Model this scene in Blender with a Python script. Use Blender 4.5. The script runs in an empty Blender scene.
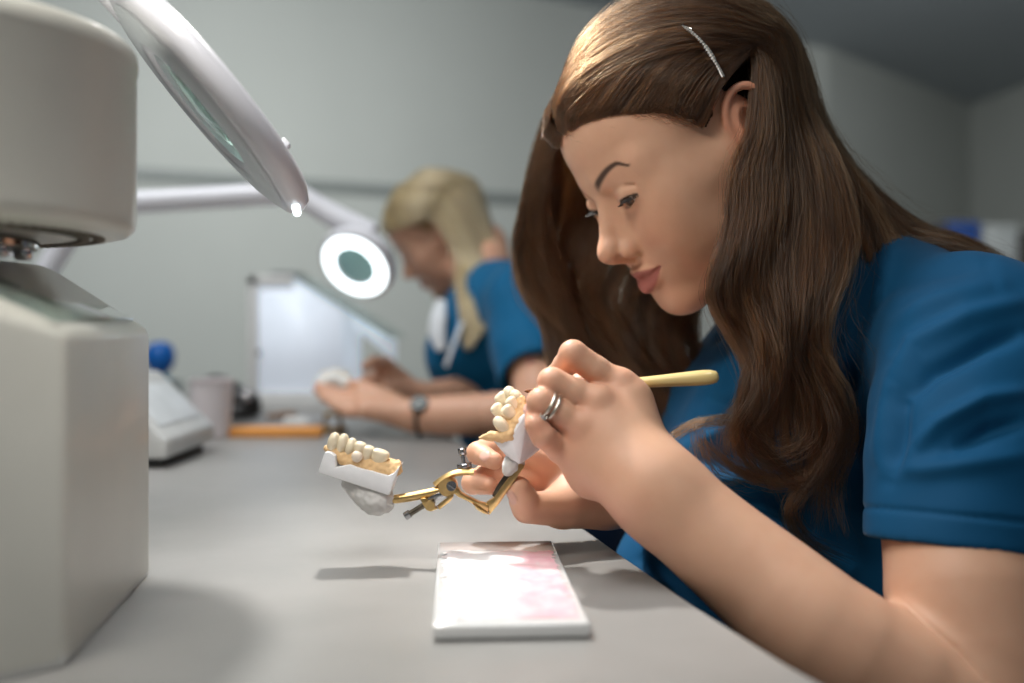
import bpy, bmesh, math, random
import numpy as np
from mathutils import Vector, Matrix, noise

SC = bpy.context.scene
COL = SC.collection
F = 995.6            # focal length in pixels (35 mm lens on a 36 mm sensor, 1024 px wide)
EYE = np.array([0.0, 0.0, 0.92])
HORIZON = 325.0


def W(px, py, d):
    """A point of the place from a bearing and its distance from the camera plane."""
    return np.array([(px - 512.0) / F * d, d, 0.92 + (HORIZON - py) / F * d])


# ------------------------------------------------------------------ objects
def tag(o, label=None, cat=None, group=None, kind=None):
    for k, v in (('label', label), ('category', cat), ('group', group), ('kind', kind)):
        if v:
            o[k] = v
    return o


def empty(name, loc, label, cat, group=None):
    o = bpy.data.objects.new(name, None)
    o.empty_display_size = 0.02
    o.location = [float(v) for v in loc]
    COL.objects.link(o)
    return tag(o, label, cat, group)


def link_mesh(name, me, mat, parent=None, smooth=True):
    o = bpy.data.objects.new(name, me)
    COL.objects.link(o)
    for m in (mat if isinstance(mat, (list, tuple)) else [mat]):
        me.materials.append(m)
    if smooth:
        me.polygons.foreach_set('use_smooth', [True] * len(me.polygons))
    if parent is not None:
        bpy.context.view_layer.update() if False else None
        o.parent = parent
        o.matrix_parent_inverse = world_of(parent).inverted()
    return o


def world_of(o):
    m = Matrix.LocRotScale(o.location, o.rotation_euler.to_quaternion(), o.scale)
    if o.parent is not None:
        m = world_of(o.parent) @ o.matrix_parent_inverse @ m
    return m


def bm_obj(name, bm, mat, parent=None, smooth=True, angle=40):
    me = bpy.data.meshes.new(name)
    bmesh.ops.recalc_face_normals(bm, faces=bm.faces[:])
    if smooth:
        lim = math.radians(angle)
        for e in bm.edges:
            if len(e.link_faces) == 2 and e.calc_face_angle(0) > lim:
                e.smooth = False
    bm.to_mesh(me)
    bm.free()
    return link_mesh(name, me, mat, parent, smooth)


def np_mesh(name, V, Fc, mat, parent=None, smooth=True):
    me = bpy.data.meshes.new(name)
    V = np.ascontiguousarray(V, dtype=np.float32)
    Fc = np.asarray(Fc, dtype=np.int32)
    k = Fc.shape[1]
    me.vertices.add(len(V)); me.vertices.foreach_set('co', V.ravel())
    me.loops.add(Fc.size); me.loops.foreach_set('vertex_index', Fc.ravel())
    me.polygons.add(len(Fc))
    me.polygons.foreach_set('loop_start', np.arange(len(Fc), dtype=np.int32) * k)
    try:
        me.polygons.foreach_set('loop_total', np.full(len(Fc), k, dtype=np.int32))
    except Exception:
        pass
    me.update(calc_edges=True)
    me.validate()
    return link_mesh(name, me, mat, parent, smooth)


def color_attr(o, name, rgb):
    a = o.data.attributes.new(name, 'FLOAT_COLOR', 'POINT')
    c = np.ones((len(rgb), 4), np.float32); c[:, :3] = rgb
    a.data.foreach_set('color', c.ravel())


def smoothstep(a, b, x):
    t = np.clip((x - a) / (b - a), 0, 1)
    return t * t * (3 - 2 * t)


def unit(v):
    v = np.asarray(v, float)
    return v / np.linalg.norm(v)


def frame_z(direction, hint=(0, 0, 1)):
    z = unit(direction); h = np.asarray(hint, float)
    if abs(np.dot(z, unit(h))) > 0.98:
        h = np.array([1.0, 0.2, 0])
    x = unit(np.cross(h, z)); y = np.cross(z, x)
    return np.stack([x, y, z], 1)


def mat4(R, t):
    m = Matrix.Identity(4)
    for i in range(3):
        for j in range(3):
            m[i][j] = float(R[i][j])
        m[i][3] = float(t[i])
    return m


# --------------------------------------------------------------- bmesh parts
def bm_new():
    return bmesh.new()


def add_box(bm, lo, hi, M=None, bevel=0.0, seg=3):
    r = bmesh.ops.create_cube(bm, size=1.0)
    vs = r['verts']
    lo = np.asarray(lo, float); hi = np.asarray(hi, float)
    for v in vs:
        v.co = Vector([(lo[i] + hi[i]) / 2 + v.co[i] * (hi[i] - lo[i]) for i in range(3)])
    if bevel > 0:
        es = list({e for v in vs for e in v.link_edges})
        rb = bmesh.ops.bevel(bm, geom=es, offset=bevel, segments=seg, profile=0.5, affect='EDGES')
        vs = list({v for f in rb['faces'] for v in f.verts} | {v for v in vs if v.is_valid})
    if M is not None:
        bmesh.ops.transform(bm, matrix=M, verts=vs)
    return vs


def add_lathe(bm, prof, M=None, seg=48, cap=True):
    """prof: (radius, height) points, revolved about z."""
    rings = []
    for r, z in prof:
        if r < 1e-7:
            rings.append([bm.verts.new((0, 0, z))])
        else:
            rings.append([bm.verts.new((r * math.cos(2 * math.pi * i / seg), r * math.sin(2 * math.pi * i / seg), z)) for i in range(seg)])
    for a, b in zip(rings, rings[1:]):
        if len(a) == 1 and len(b) == 1:
            continue
        for i in range(seg):
            j = (i + 1) % seg
            if len(a) == 1:
                bm.faces.new((a[0], b[i], b[j]))
            elif len(b) == 1:
                bm.faces.new((a[i], a[j], b[0]))
            else:
                bm.faces.new((a[i], a[j], b[j], b[i]))
    if cap:
        for ring in (rings[0], rings[-1]):
            if len(ring) > 2:
                bm.faces.new(ring)
    vs = [v for r in rings for v in r]
    if M is not None:
        bmesh.ops.transform(bm, matrix=M, verts=vs)
    return vs


def add_tube(bm, pts, rad, seg=12, cap=True, flat=None):
    """round (or flattened) tube along a polyline; rad a number or one per point."""
    pts = [np.asarray(p, float) for p in pts]
    n = len(pts)
    rad = [rad] * n if np.isscalar(rad) else list(rad)
    rings, ref = [], None
    for i, p in enumerate(pts):
        t = unit((pts[min(i + 1, n - 1)] - pts[max(i - 1, 0)]))
        if ref is None:
            R = frame_z(t)
            ref = R[:, 0]
        x = unit(ref - np.dot(ref, t) * t); y = np.cross(t, x); ref = x
        fx = 1.0 if flat is None else flat
        rings.append([bm.verts.new(p + rad[i] * (math.cos(2 * math.pi * k / seg) * x + fx * math.sin(2 * math.pi * k / seg) * y)) for k in range(seg)])
    for a, b in zip(rings, rings[1:]):
        for i in range(seg):
            j = (i + 1) % seg
            bm.faces.new((a[i], a[j], b[j], b[i]))
    if cap:
        bm.faces.new(rings[0]); bm.faces.new(rings[-1])
    return [v for r in rings for v in r]


def add_prism(bm, poly, z0, z1, M=None, bevel=0.0, seg=2):
    """polygon in xy extruded from z0 to z1."""
    b = [bm.verts.new((p[0], p[1], z0)) for p in poly]
    t = [bm.verts.new((p[0], p[1], z1)) for p in poly]
    fs = [bm.faces.new(b), bm.faces.new(t)]
    n = len(poly)
    for i in range(n):
        j = (i + 1) % n
        fs.append(bm.faces.new((b[i], b[j], t[j], t[i])))
    vs = b + t
    bmesh.ops.recalc_face_normals(bm, faces=fs)
    if bevel > 0:
        es = list({e for v in vs for e in v.link_edges})
        rb = bmesh.ops.bevel(bm, geom=es, offset=bevel, segments=seg, profile=0.5, affect='EDGES')
        vs = list({v for f in rb['faces'] for v in f.verts} | {v for v in vs if v.is_valid})
    if M is not None:
        bmesh.ops.transform(bm, matrix=M, verts=vs)
    return vs


def catmull(pts, n):
    """n points on a Catmull-Rom spline through pts (any dimension)."""
    P = np.asarray(pts, float)
    P = np.vstack([2 * P[0] - P[1], P, 2 * P[-1] - P[-2]])
    m = len(P) - 3
    t = np.linspace(0, m, n)
    i = np.minimum(t.astype(int), m - 1)
    u = (t - i)[:, None]
    a, b, c, d = P[i], P[i + 1], P[i + 2], P[i + 3]
    return 0.5 * ((2 * b) + (c - a) * u + (2 * a - 5 * b + 4 * c - d) * u ** 2 + (3 * b - 3 * c + d - a) * u ** 3)


# ------------------------------------------------------- implicit surfaces
class Frame:
    def __init__(self, R=None, t=None, s=1.0):
        self.R = np.eye(3) if R is None else np.asarray(R, float)
        self.t = np.zeros(3) if t is None else np.asarray(t, float)
        self.s = s

    def p(self, v):
        return self.R @ (np.asarray(v, float) * self.s) + self.t


ID = Frame()


class Field:
    """List of blended rounded shapes, turned into one closed surface by surface nets."""

    def __init__(self):
        self.ops = []

    def _add(self, fn, lo, hi, k, sub):
        self.ops.append((fn, np.asarray(lo), np.asarray(hi), k, sub))

    def cap(self, a, b, ra, rb=None, k=0.0, sub=False, fr=ID):
        rb = ra if rb is None else rb
        a = fr.p(a); b = fr.p(b); ra *= fr.s; rb *= fr.s; k *= fr.s
        ba = b - a; l2 = max(float(ba @ ba), 1e-12)

        def fn(X, Y, Z):
            px, py, pz = X - a[0], Y - a[1], Z - a[2]
            h = np.clip((px * ba[0] + py * ba[1] + pz * ba[2]) / l2, 0, 1)
            return np.sqrt((px - h * ba[0]) ** 2 + (py - h * ba[1]) ** 2 + (pz - h * ba[2]) ** 2) - (ra + (rb - ra) * h)
        m = max(ra, rb) + 1.3 * k + 0.006
        self._add(fn, np.minimum(a, b) - m, np.maximum(a, b) + m, k, sub)

    def chain(self, pts, rad, k=0.0, sub=False, fr=ID, ks=0.0, n=0):
        """a tapered limb through pts, blended as one piece (n > 0: run a spline through them first)."""
        P = np.array([fr.p(p) for p in pts]); r = np.asarray(rad, float) * fr.s; k *= fr.s; ks *= fr.s
        if n:
            Q = catmull(np.hstack([P, r[:, None]]), n)
            P, r = Q[:, :3], Q[:, 3]

        def fn(X, Y, Z):
            out = None
            for i in range(len(P) - 1):
                a, ba = P[i], P[i + 1] - P[i]
                l2 = max(float(ba @ ba), 1e-12)
                px, py, pz = X - a[0], Y - a[1], Z - a[2]
                h = np.clip((px * ba[0] + py * ba[1] + pz * ba[2]) / l2, 0, 1)
                d = np.sqrt((px - h * ba[0]) ** 2 + (py - h * ba[1]) ** 2 + (pz - h * ba[2]) ** 2) - (r[i] + (r[i + 1] - r[i]) * h)
                if out is None:
                    out = d
                elif ks > 0:
                    hh = np.maximum(ks - np.abs(out - d), 0)
                    out = np.minimum(out, d) - hh * hh / (4 * ks) + ks * .0
                else:
                    out = np.minimum(out, d)
            return out
        m = r.max() + 1.3 * k + 0.006
        self._add(fn, P.min(0) - m, P.max(0) + m, k, sub)

    def ell(self, c, r, k=0.0, sub=False, fr=ID, R=None):
        c = fr.p(c); r = np.asarray(r, float) * fr.s; k *= fr.s
        Rm = fr.R if R is None else fr.R @ np.asarray(R, float)

        def fn(X, Y, Z):
            px, py, pz = X - c[0], Y - c[1], Z - c[2]
            q = [px * Rm[0, i] + py * Rm[1, i] + pz * Rm[2, i] for i in range(3)]
            k0 = np.sqrt(sum((q[i] / r[i]) ** 2 for i in range(3)))
            k1 = np.sqrt(sum((q[i] / r[i] ** 2) ** 2 for i in range(3))) + 1e-9
            return k0 * (k0 - 1) / k1
        ext = np.sqrt(((Rm * r) ** 2).sum(1)) * 1.12 + 1.6 * k + 0.006
        self._add(fn, c - ext, c + ext, k, sub)

    def cyl(self, c, axis, r, half, k=0.0, sub=False):
        """capped cylinder about an axis."""
        c = np.asarray(c, float); ax = unit(axis)

        def fn(X, Y, Z):
            px, py, pz = X - c[0], Y - c[1], Z - c[2]
            t = px * ax[0] + py * ax[1] + pz * ax[2]
            q = np.sqrt(np.maximum(px * px + py * py + pz * pz - t * t, 0))
            dx, dy = q - r, np.abs(t) - half
            return np.minimum(np.maximum(dx, dy), 0) + np.sqrt(np.maximum(dx, 0) ** 2 + np.maximum(dy, 0) ** 2)
        m = math.hypot(r, half) + 1.3 * k + .006
        self._add(fn, c - m, c + m, k, sub)

    def build(self, h, lo=None, hi=None, N=40):
        adds = [o for o in self.ops if not o[4]]
        if lo is None:
            lo = np.min([o[1] for o in adds], 0)
        if hi is None:
            hi = np.max([o[2] for o in adds], 0)
        lo = np.asarray(lo, float); hi = np.asarray(hi, float)
        nb = np.ceil((hi - lo) / (h * N)).astype(int)
        dims = nb * N + 4
        S1, S2 = int(dims[1] * dims[2]), int(dims[2])
        VP, VI, Q = [], [], []
        for bi in range(nb[0]):
            for bj in range(nb[1]):
                for bk in range(nb[2]):
                    i0 = np.array([bi, bj, bk]) * N
                    blo = lo + (i0 - 1) * h; bhi = lo + (i0 + N + 1) * h
                    ops = [o for o in self.ops if np.all(o[1] < bhi) and np.all(o[2] > blo)]
                    if not any(not o[4] for o in ops):
                        continue
                    ax = [lo[d] + (i0[d] - 1 + np.arange(N + 2)) * h for d in range(3)]
                    f = np.full((N + 2,) * 3, 0.05, np.float64)
                    for fn, olo, ohi, k, sub in ops:
                        sl = []
                        for d in range(3):
                            s = max(0, int(math.floor((olo[d] - blo[d]) / h)))
                            e = min(N + 2, int(math.ceil((ohi[d] - blo[d]) / h)) + 1)
                            sl.append(slice(s, e))
                        if any(q.stop <= q.start for q in sl):
                            continue
                        X = ax[0][sl[0]][:, None, None]; Y = ax[1][sl[1]][None, :, None]; Z = ax[2][sl[2]][None, None, :]
                        b = fn(X, Y, Z)
                        a = f[tuple(sl)]
                        if sub:
                            b = -b
                            if k > 0:
                                hh = np.clip(0.5 - 0.5 * (a - b) / k * -1, 0, 1)
                                hh = np.clip(0.5 + 0.5 * (a - b) / k, 0, 1)
                                f[tuple(sl)] = b + (a - b) * hh + k * hh * (1 - hh)
                            else:
                                f[tuple(sl)] = np.maximum(a, b)
                        else:
                            if k > 0:
                                hh = np.clip(0.5 + 0.5 * (b - a) / k, 0, 1)
                                f[tuple(sl)] = b + (a - b) * hh - k * hh * (1 - hh)
                            else:
                                f[tuple(sl)] = np.minimum(a, b)
                    ins = f < 0
                    if not ins.any() or ins.all():
                        continue
                    self._nets(f, ins, i0, lo, h, S1, S2, N, VP, VI, Q)
        VI = np.concatenate(VI); VP = np.concatenate(VP); Q = np.concatenate(Q)
        ids, first = np.unique(VI, return_index=True)
        V = VP[first]
        Fq = np.searchsorted(ids, Q)
        return V, Fq

    @staticmethod
    def _nets(f, ins, i0, lo, h, S1, S2, N, VP, VI, Q):
        c = [ins[a:a + N + 1, b:b + N + 1, d:d + N + 1] for a in (0, 1) for b in (0, 1) for d in (0, 1)]
        cnt = sum(q.astype(np.int8) for q in c)
        act = np.argwhere((cnt > 0) & (cnt < 8))
        if len(act):
            x, y, z = act.T
            cv = np.stack([f[x + a, y + b, z + d] for a in (0, 1) for b in (0, 1) for d in (0, 1)], 1)
            off = np.array([(a, b, d) for a in (0, 1) for b in (0, 1) for d in (0, 1)], float)
            acc = np.zeros((len(act), 3)); n = np.zeros(len(act))
            for p in range(8):
                for q in range(p + 1, 8):
                    if np.abs(off[p] - off[q]).sum() != 1:
                        continue
                    va, vb = cv[:, p], cv[:, q]
                    cr = (va < 0) != (vb < 0)
                    t = np.where(cr, va / np.where(cr, va - vb, 1), 0)
                    acc += np.where(cr[:, None], off[p] + t[:, None] * (off[q] - off[p]), 0)
                    n += cr
            pos = act + acc / n[:, None]
            VP.append(lo + (i0 - 1 + pos) * h)
            g = act + i0
            VI.append(g[:, 0].astype(np.int64) * S1 + g[:, 1] * S2 + g[:, 2])
        for d in range(3):
            sl0 = [slice(1, N + 1)] * 3
            sl1 = [slice(1, N + 1)] * 3
            sl1[d] = slice(2, N + 2)
            a = ins[tuple(sl0)]; b = ins[tuple(sl1)]
            e = np.argwhere(a != b)
            if not len(e):
                continue
            flip = a[tuple(e.T)]
            e = e + 1
            u, v = (d + 1) % 3, (d + 2) % 3
            qs = []
            for du, dv in ((0, 0), (-1, 0), (-1, -1), (0, -1)):
                g = e.copy(); g[:, u] += du; g[:, v] += dv
                g = g + i0
                qs.append(g[:, 0].astype(np.int64) * S1 + g[:, 1] * S2 + g[:, 2])
            q = np.stack(qs, 1)
            q[~flip] = q[~flip][:, ::-1]
            Q.append(q)


def relax(V, Fq, it=1, lam=0.5):
    """light smoothing of a quad surface."""
    e = np.concatenate([Fq[:, [0, 1]], Fq[:, [1, 2]], Fq[:, [2, 3]], Fq[:, [3, 0]]])
    for _ in range(it):
        s = np.zeros_like(V); n = np.zeros(len(V))
        for k in range(3):
            s[:, k] = np.bincount(e[:, 0], V[e[:, 1], k], len(V)) + np.bincount(e[:, 1], V[e[:, 0], k], len(V))
        n = np.bincount(e[:, 0], minlength=len(V)) + np.bincount(e[:, 1], minlength=len(V))
        V = V + lam * (s / n[:, None] - V)
    return V


def normals(V, Fq):
    nf = np.cross(V[Fq[:, 2]] - V[Fq[:, 0]], V[Fq[:, 3]] - V[Fq[:, 1]])
    nv = np.zeros_like(V)
    for i in range(4):
        for k in range(3):
            nv[:, k] += np.bincount(Fq[:, i], nf[:, k], len(V))
    return nv / (np.linalg.norm(nv, axis=1, keepdims=True) + 1e-12)


# --------------------------------------------------------------- materials
def srgb(r, g=None, b=None):
    if isinstance(r, str):
        r = r.lstrip('#'); r, g, b = (int(r[i:i + 2], 16) for i in (0, 2, 4))
    return tuple(((c / 255) / 12.92 if c / 255 <= 0.04045 else ((c / 255 + 0.055) / 1.055) ** 2.4) for c in (r, g, b))


class NT:
    def __init__(self, name):
        self.m = bpy.data.materials.new(name)
        self.m.use_nodes = True
        self.t = self.m.node_tree
        self.b = self.t.nodes['Principled BSDF']

    def n(self, typ, **kw):
        nd = self.t.nodes.new(typ)
        for k, v in kw.items():
            setattr(nd, k, v)
        return nd

    def l(self, a, b):
        self.t.links.new(a, b)

    def noise(self, scale, detail=4, rough=0.55, coord='Object'):
        tc = self.n('ShaderNodeTexCoord')
        ns = self.n('ShaderNodeTexNoise')
        ns.inputs['Scale'].default_value = scale
        ns.inputs['Detail'].default_value = detail
        ns.inputs['Roughness'].default_value = rough
        self.l(tc.outputs[coord], ns.inputs['Vector'])
        return ns

    def ramp(self, src, stops):
        r = self.n('ShaderNodeValToRGB')
        el = r.color_ramp.elements
        while len(el) < len(stops):
            el.new(0.5)
        for e, (p, c) in zip(el, stops):
            e.position = p; e.color = (*c, 1)
        self.l(src, r.inputs['Fac'])
        return r

    def bump(self, src, strength, dist=0.001):
        b = self.n('ShaderNodeBump')
        b.inputs['Strength'].default_value = strength
        b.inputs['Distance'].default_value = dist
        self.l(src, b.inputs['Height'])
        self.l(b.outputs['Normal'], self.b.inputs['Normal'])
        return b


def pbr(name, col, rough=0.5, metal=0.0, var=0.06, scale=30, bump=0.0, bscale=None, bdist=0.0005, trans=0.0, ior=1.45, sss=0.0, coat=0.0, spec=0.5, emit=None, estr=0.0, alpha=1.0):
    """Principled surface with a little procedural variation in colour."""
    t = NT(name)
    ns = t.noise(scale)
    c = np.array(col)
    r = t.ramp(ns.outputs['Fac'], [(0.3, tuple(np.clip(c * (1 - var), 0, 1))), (0.7, tuple(np.clip(c * (1 + var), 0, 1)))])
    t.l(r.outputs['Color'], t.b.inputs['Base Color'])
    i = t.b.inputs
    i['Roughness'].default_value = rough; i['Metallic'].default_value = metal
    i['IOR'].default_value = ior; i['Transmission Weight'].default_value = trans
    i['Specular IOR Level'].default_value = spec; i['Coat Weight'].default_value = coat
    i['Alpha'].default_value = alpha
    if sss:
        i['Subsurface Weight'].default_value = sss; i['Subsurface Radius'].default_value = (1, 0.8, 0.6); i['Subsurface Scale'].default_value = 0.002
    if emit is not None:
        i['Emission Color'].default_value = (*emit, 1); i['Emission Strength'].default_value = estr
    if bump:
        nb = t.noise(bscale or scale * 6)
        t.bump(nb.outputs['Fac'], bump, bdist)
    return t.m
# ------------------------------------------------------------------- heads
def head_frame(C, yaw, pitch, roll, s=1.0):
    """axes of a head: columns forward, left, up; at rest the person faces -x."""
    B = np.array([[-1, 0, 0], [0, -1, 0], [0, 0, 1.0]])
    cy, sy = math.cos(yaw), math.sin(yaw); cp, sp = math.cos(pitch), math.sin(pitch); cr, sr = math.cos(roll), math.sin(roll)
    Rz = np.array([[cy, -sy, 0], [sy, cy, 0], [0, 0, 1]]); Ry = np.array([[cp, 0, sp], [0, 1, 0], [-sp, 0, cp]]); Rx = np.array([[1, 0, 0], [0, cr, -sr], [0, sr, cr]])
    return Frame(B @ Rz @ Ry @ Rx, C, s)


EYEBALL = (0.0745, 0.0315, -0.001)


def head_ops(f, fr, detail=True):
    E = lambda c, r, k=0.0, sub=False, R=None: f.ell(c, r, k, sub, fr, R)
    Cp = lambda a, b, ra, rb=None, k=0.0, sub=False: f.cap(a, b, ra, rb, k, sub, fr)
    E((-.010, 0, .032), (.092, .073, .080))
    E((-.032, 0, .0), (.063, .066, .07), .02)
    E((.043, 0, .042), (.0475, .060, .052), .02)
    E((.033, 0, -.035), (.053, .055, .068), .02)
    for s in (1, -1):
        Cp((.004, s * .049, -.046), (.022, s * .041, -.076), .015, .014, .03)
        Cp((.022, s * .041, -.076), (.064, s * .014, -.097), .014, .014, .026)
        E((.056, s * .034, -.037), (.029, .027, .031), .024)
        E((.036, s * .037, -.052), (.034, .021, .030), .024)
        E((.046, s * .043, .004), (.026, .0205, .030), .02)
        Cp((.056, s * .045, -.020), (.0, s * .060, -.012), .012, .011, .028)
        Cp((.0835, s * .012, .016), (.066, s * .045, .017), .0065, .007, .018)
    E((.070, 0, -.098), (.0185, .020, .0155), .016)
    E((.0655, 0, -.067), (.0255, .030, .026), .018)
    # eye sockets
    for s in (1, -1):
        E((.1005, s * .0325, -.001), (.0155, .0165, .0105), .012, True)
    # nose
    Cp((.0835, 0, .006), (.1025, 0, -.028), .0064, .0075, .010)
    for s in (1, -1):
        Cp((.081, s * .006, -.002), (.089, s * .0105, -.034), .0055, .0068, .010)
    E((.1060, 0, -.0350), (.0108, .0102, .0092), .008)
    for s in (1, -1):
        E((.0930, s * .0122, -.0410), (.0098, .0064, .0074), .005)
    Cp((.106, 0, -.0415), (.093, 0, -.0490), .0045, .0045, .004)
    for s in (1, -1):
        E((.0985, s * .0072, -.0480), (.0078, .0036, .0036), .003, True)
    # eyelids around the eyeballs
    for s in (1, -1):
        e = np.array([EYEBALL[0], s * EYEBALL[1], EYEBALL[2]])
        E(e, (.0136, .0142, .0135), .0075)
        f.chain([e + (.0125, s * -.011, .0075), e + (.0125, s * -.003, .0098), e + (.0105, s * .006, .0098), e + (.004, s * .0145, .0055)], [.0008, .0012, .0012, .0008], .003, True, fr)
        R = rot_axis((1, 0, 0), s * 0.20)
        E(e + (.0125, s * .0015, -.0046), (.0080, .0138, .0036), .001, True, R)
    # lips
    for s in (1, -1):
        f.chain(catmull([(.0938, s * .0012, -.0630), (.0925, s * .008, -.0618), (.0885, s * .0155, -.0642), (.0815, s * .0235, -.0650)], 7), np.interp(range(7), (0, 2, 4, 6), [.0042, .0042, .0034, .0018]), .0045, False, fr)
        f.chain(catmull([(.0930, s * .001, -.0758), (.0908, s * .0095, -.0750), (.0865, s * .0165, -.0708), (.0815, s * .0230, -.0660)], 7), np.interp(range(7), (0, 2, 4, 6), [.0058, .0054, .0038, .0018]), .0045, False, fr)
        f.chain(catmull([(.1000, 0, -.0690), (.0972, s * .009, -.0690), (.0908, s * .0180, -.0668), (.0825, s * .0270, -.0628)], 9), [.0011] * 9, .0025, True, fr)
    # ears
    for s in (1, -1):
        O = np.array([-.014, s * .070, -.004])
        pts = [(.011, .003, -.004), (.0135, .006, .010), (.010, .010, .0235), (.000, .013, .0305), (-.012, .015, .028), (-.0195, .016, .015), (-.0185, .014, -.002), (-.011, .010, -.017)]
        q = catmull([O + (a, s * b, c) for a, b, c in pts], 29)
        E(O + (-.004, s * .006, .006), (.015, .0055, .026), .006, False, rot_axis((0, 0, 1), s * .30))
        f.chain(q, [.0034] * 29, .004, False, fr)
        E(O + (-.003, s * .007, -.023), (.0075, .0050, .0085), .005)
        E(O + (-.001, s * .0125, .002), (.0085, .005, .0125), .003, True, rot_axis((0, 0, 1), s * .30))
        E(O + (-.007, s * .0165, .019), (.0075, .004, .006), .003, True, rot_axis((0, 0, 1), s * .30))
        Cp(O + (.008, s * .0055, -.004), O + (.006, s * .0065, -.010), .0038, .0035, .003)


def rot_axis(ax, a):
    return np.array(Matrix.Rotation(a, 3, Vector(ax)))


def local(fr, V):
    return ((V - fr.t) @ fr.R) / fr.s


SKIN = srgb(218, 173, 144)


def head_colors(fr, V, rgb, lip=(0.37, 0.098, 0.090), brow=(0.030, 0.014, 0.008)):
    """natural colour of lips, brows and cheeks (albedo only)."""
    q = local(fr, V)
    x, y, z = q[:, 0], np.abs(q[:, 1]), q[:, 2]
    front = smoothstep(.060, .078, x)
    # lips between the upper and lower border
    yy = np.clip(y / .0255, 0, 1.2)
    up = -.0692 + .0098 * np.clip(1 - yy ** 1.9, 0, 1) - .0012 * np.exp(-(y / .003) ** 2) + .0055 * yy ** 2.5
    lo = -.0692 - .0125 * np.clip(1 - yy ** 2.2, 0, 1) + .0055 * yy ** 2.5
    m = smoothstep(lo - .0008, lo + .0008, z) * (1 - smoothstep(up - .0008, up + .0008, z)) * front * (1 - smoothstep(.0235, .0255, y))
    m *= (x > .076)
    rgb = rgb + (np.array(lip) - rgb) * (m * .85)[:, None]
    ch = np.exp(-(((x - .075) / .025) ** 2 + ((y - .042) / .016) ** 2 + ((z + .035) / .018) ** 2))
    rgb = rgb * (1 - ch[:, None] * np.array([.02, .13, .15]))
    nt = np.exp(-(((x - .113) / .014) ** 2 + (y / .014) ** 2 + ((z + .038) / .012) ** 2))
    rgb = rgb * (1 - nt[:, None] * np.array([.02, .10, .11]))
    er = smoothstep(.071, .079, y) * (x < .01) * (z > -.04) * (z < .04)
    rgb = rgb * (1 - er[:, None] * np.array([.03, .20, .22]))
    # brow
    t = np.clip((y - .012) / .040, 0, 1)
    bz = .0155 + .0105 * np.sin(np.clip(t / .72, 0, 1.35) * math.pi / 2) - .004 * smoothstep(.72, 1, t)
    bw = .0046 * (1 - .72 * t ** 1.2)
    b = (1 - smoothstep(bw * .3, bw * 1.2, np.abs(z - bz))) * smoothstep(.009, .018, y) * (1 - smoothstep(.050, .054, y)) * (x > .04)
    rgb = rgb + (np.array(brow) - rgb) * (b * .94)[:, None]
    # lash line: dark liner on the upper lid edge
    e = np.array(EYEBALL)
    d = np.stack([x - e[0], y - e[1], z - e[2]], 1)
    r = np.linalg.norm(d, axis=1)
    ang = z - e[2] - (-.0006 + .17 * (y - e[1]) - 16 * (y - e[1]) ** 2)
    ln = (1 - smoothstep(.0008, .0016, np.abs(ang))) * (np.abs(y - e[1] - .003) < .0155) * (r < .0165) * (x > e[0] + .002)
    rgb = rgb + (np.array((.015, .01, .008)) - rgb) * (ln * .9)[:, None]
    return rgb


def skin_material(name='skin'):
    t = NT(name)
    at = t.n('ShaderNodeAttribute', attribute_name='tint')
    ns = t.noise(55, 5); n2 = t.noise(900, 3)
    mx = t.n('ShaderNodeMix', data_type='RGBA', blend_type='MULTIPLY')
    rp = t.ramp(ns.outputs['Fac'], [(0.3, (.93, .88, .87)), (0.7, (1, 1, 1))])
    mx.inputs['Factor'].default_value = 0.8
    t.l(at.outputs['Color'], mx.inputs['A']); t.l(rp.outputs['Color'], mx.inputs['B'])
    t.l(mx.outputs['Result'], t.b.inputs['Base Color'])
    i = t.b.inputs
    i['Roughness'].default_value = 0.48; i['Specular IOR Level'].default_value = 0.4
    i['Subsurface Weight'].default_value = 0.25; i['Subsurface Radius'].default_value = (1, .4, .25); i['Subsurface Scale'].default_value = .0025
    t.bump(n2.outputs['Fac'], 0.10, .0004)
    return t.m


def eye_material(fr, side):
    t = NT('eye_surface')
    at = t.n('ShaderNodeAttribute', attribute_name='tint')
    t.l(at.outputs['Color'], t.b.inputs['Base Color'])
    t.b.inputs['Roughness'].default_value = 0.22
    t.b.inputs['Specular IOR Level'].default_value = 0.35
    return t.m


def make_eye(fr, side, gaze, parent, name='eye', r=.0122):
    bm = bm_new()
    bmesh.ops.create_uvsphere(bm, u_segments=48, v_segments=32, radius=r * fr.s)
    c = fr.p((EYEBALL[0], side * EYEBALL[1], EYEBALL[2]))
    V = np.array([v.co for v in bm.verts])
    g = unit(fr.R @ np.asarray(gaze, float))
    d = V @ g / (r * fr.s)
    for v in bm.verts:
        v.co = Vector(np.array(v.co) + c)
    o = bm_obj(name, bm, eye_material(fr, side), parent)
    a = np.degrees(np.arccos(np.clip(d, -1, 1)))
    rgb = np.tile(np.array((.66, .58, .54)), (len(V), 1))
    iris = 1 - smoothstep(27, 30, a)
    rgb += (np.array((.10, .045, .02)) - rgb) * iris[:, None]
    pup = 1 - smoothstep(10, 12, a)
    rgb += (np.array((.006, .005, .005)) - rgb) * pup[:, None]
    color_attr(o, 'tint', rgb)
    return o


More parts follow.
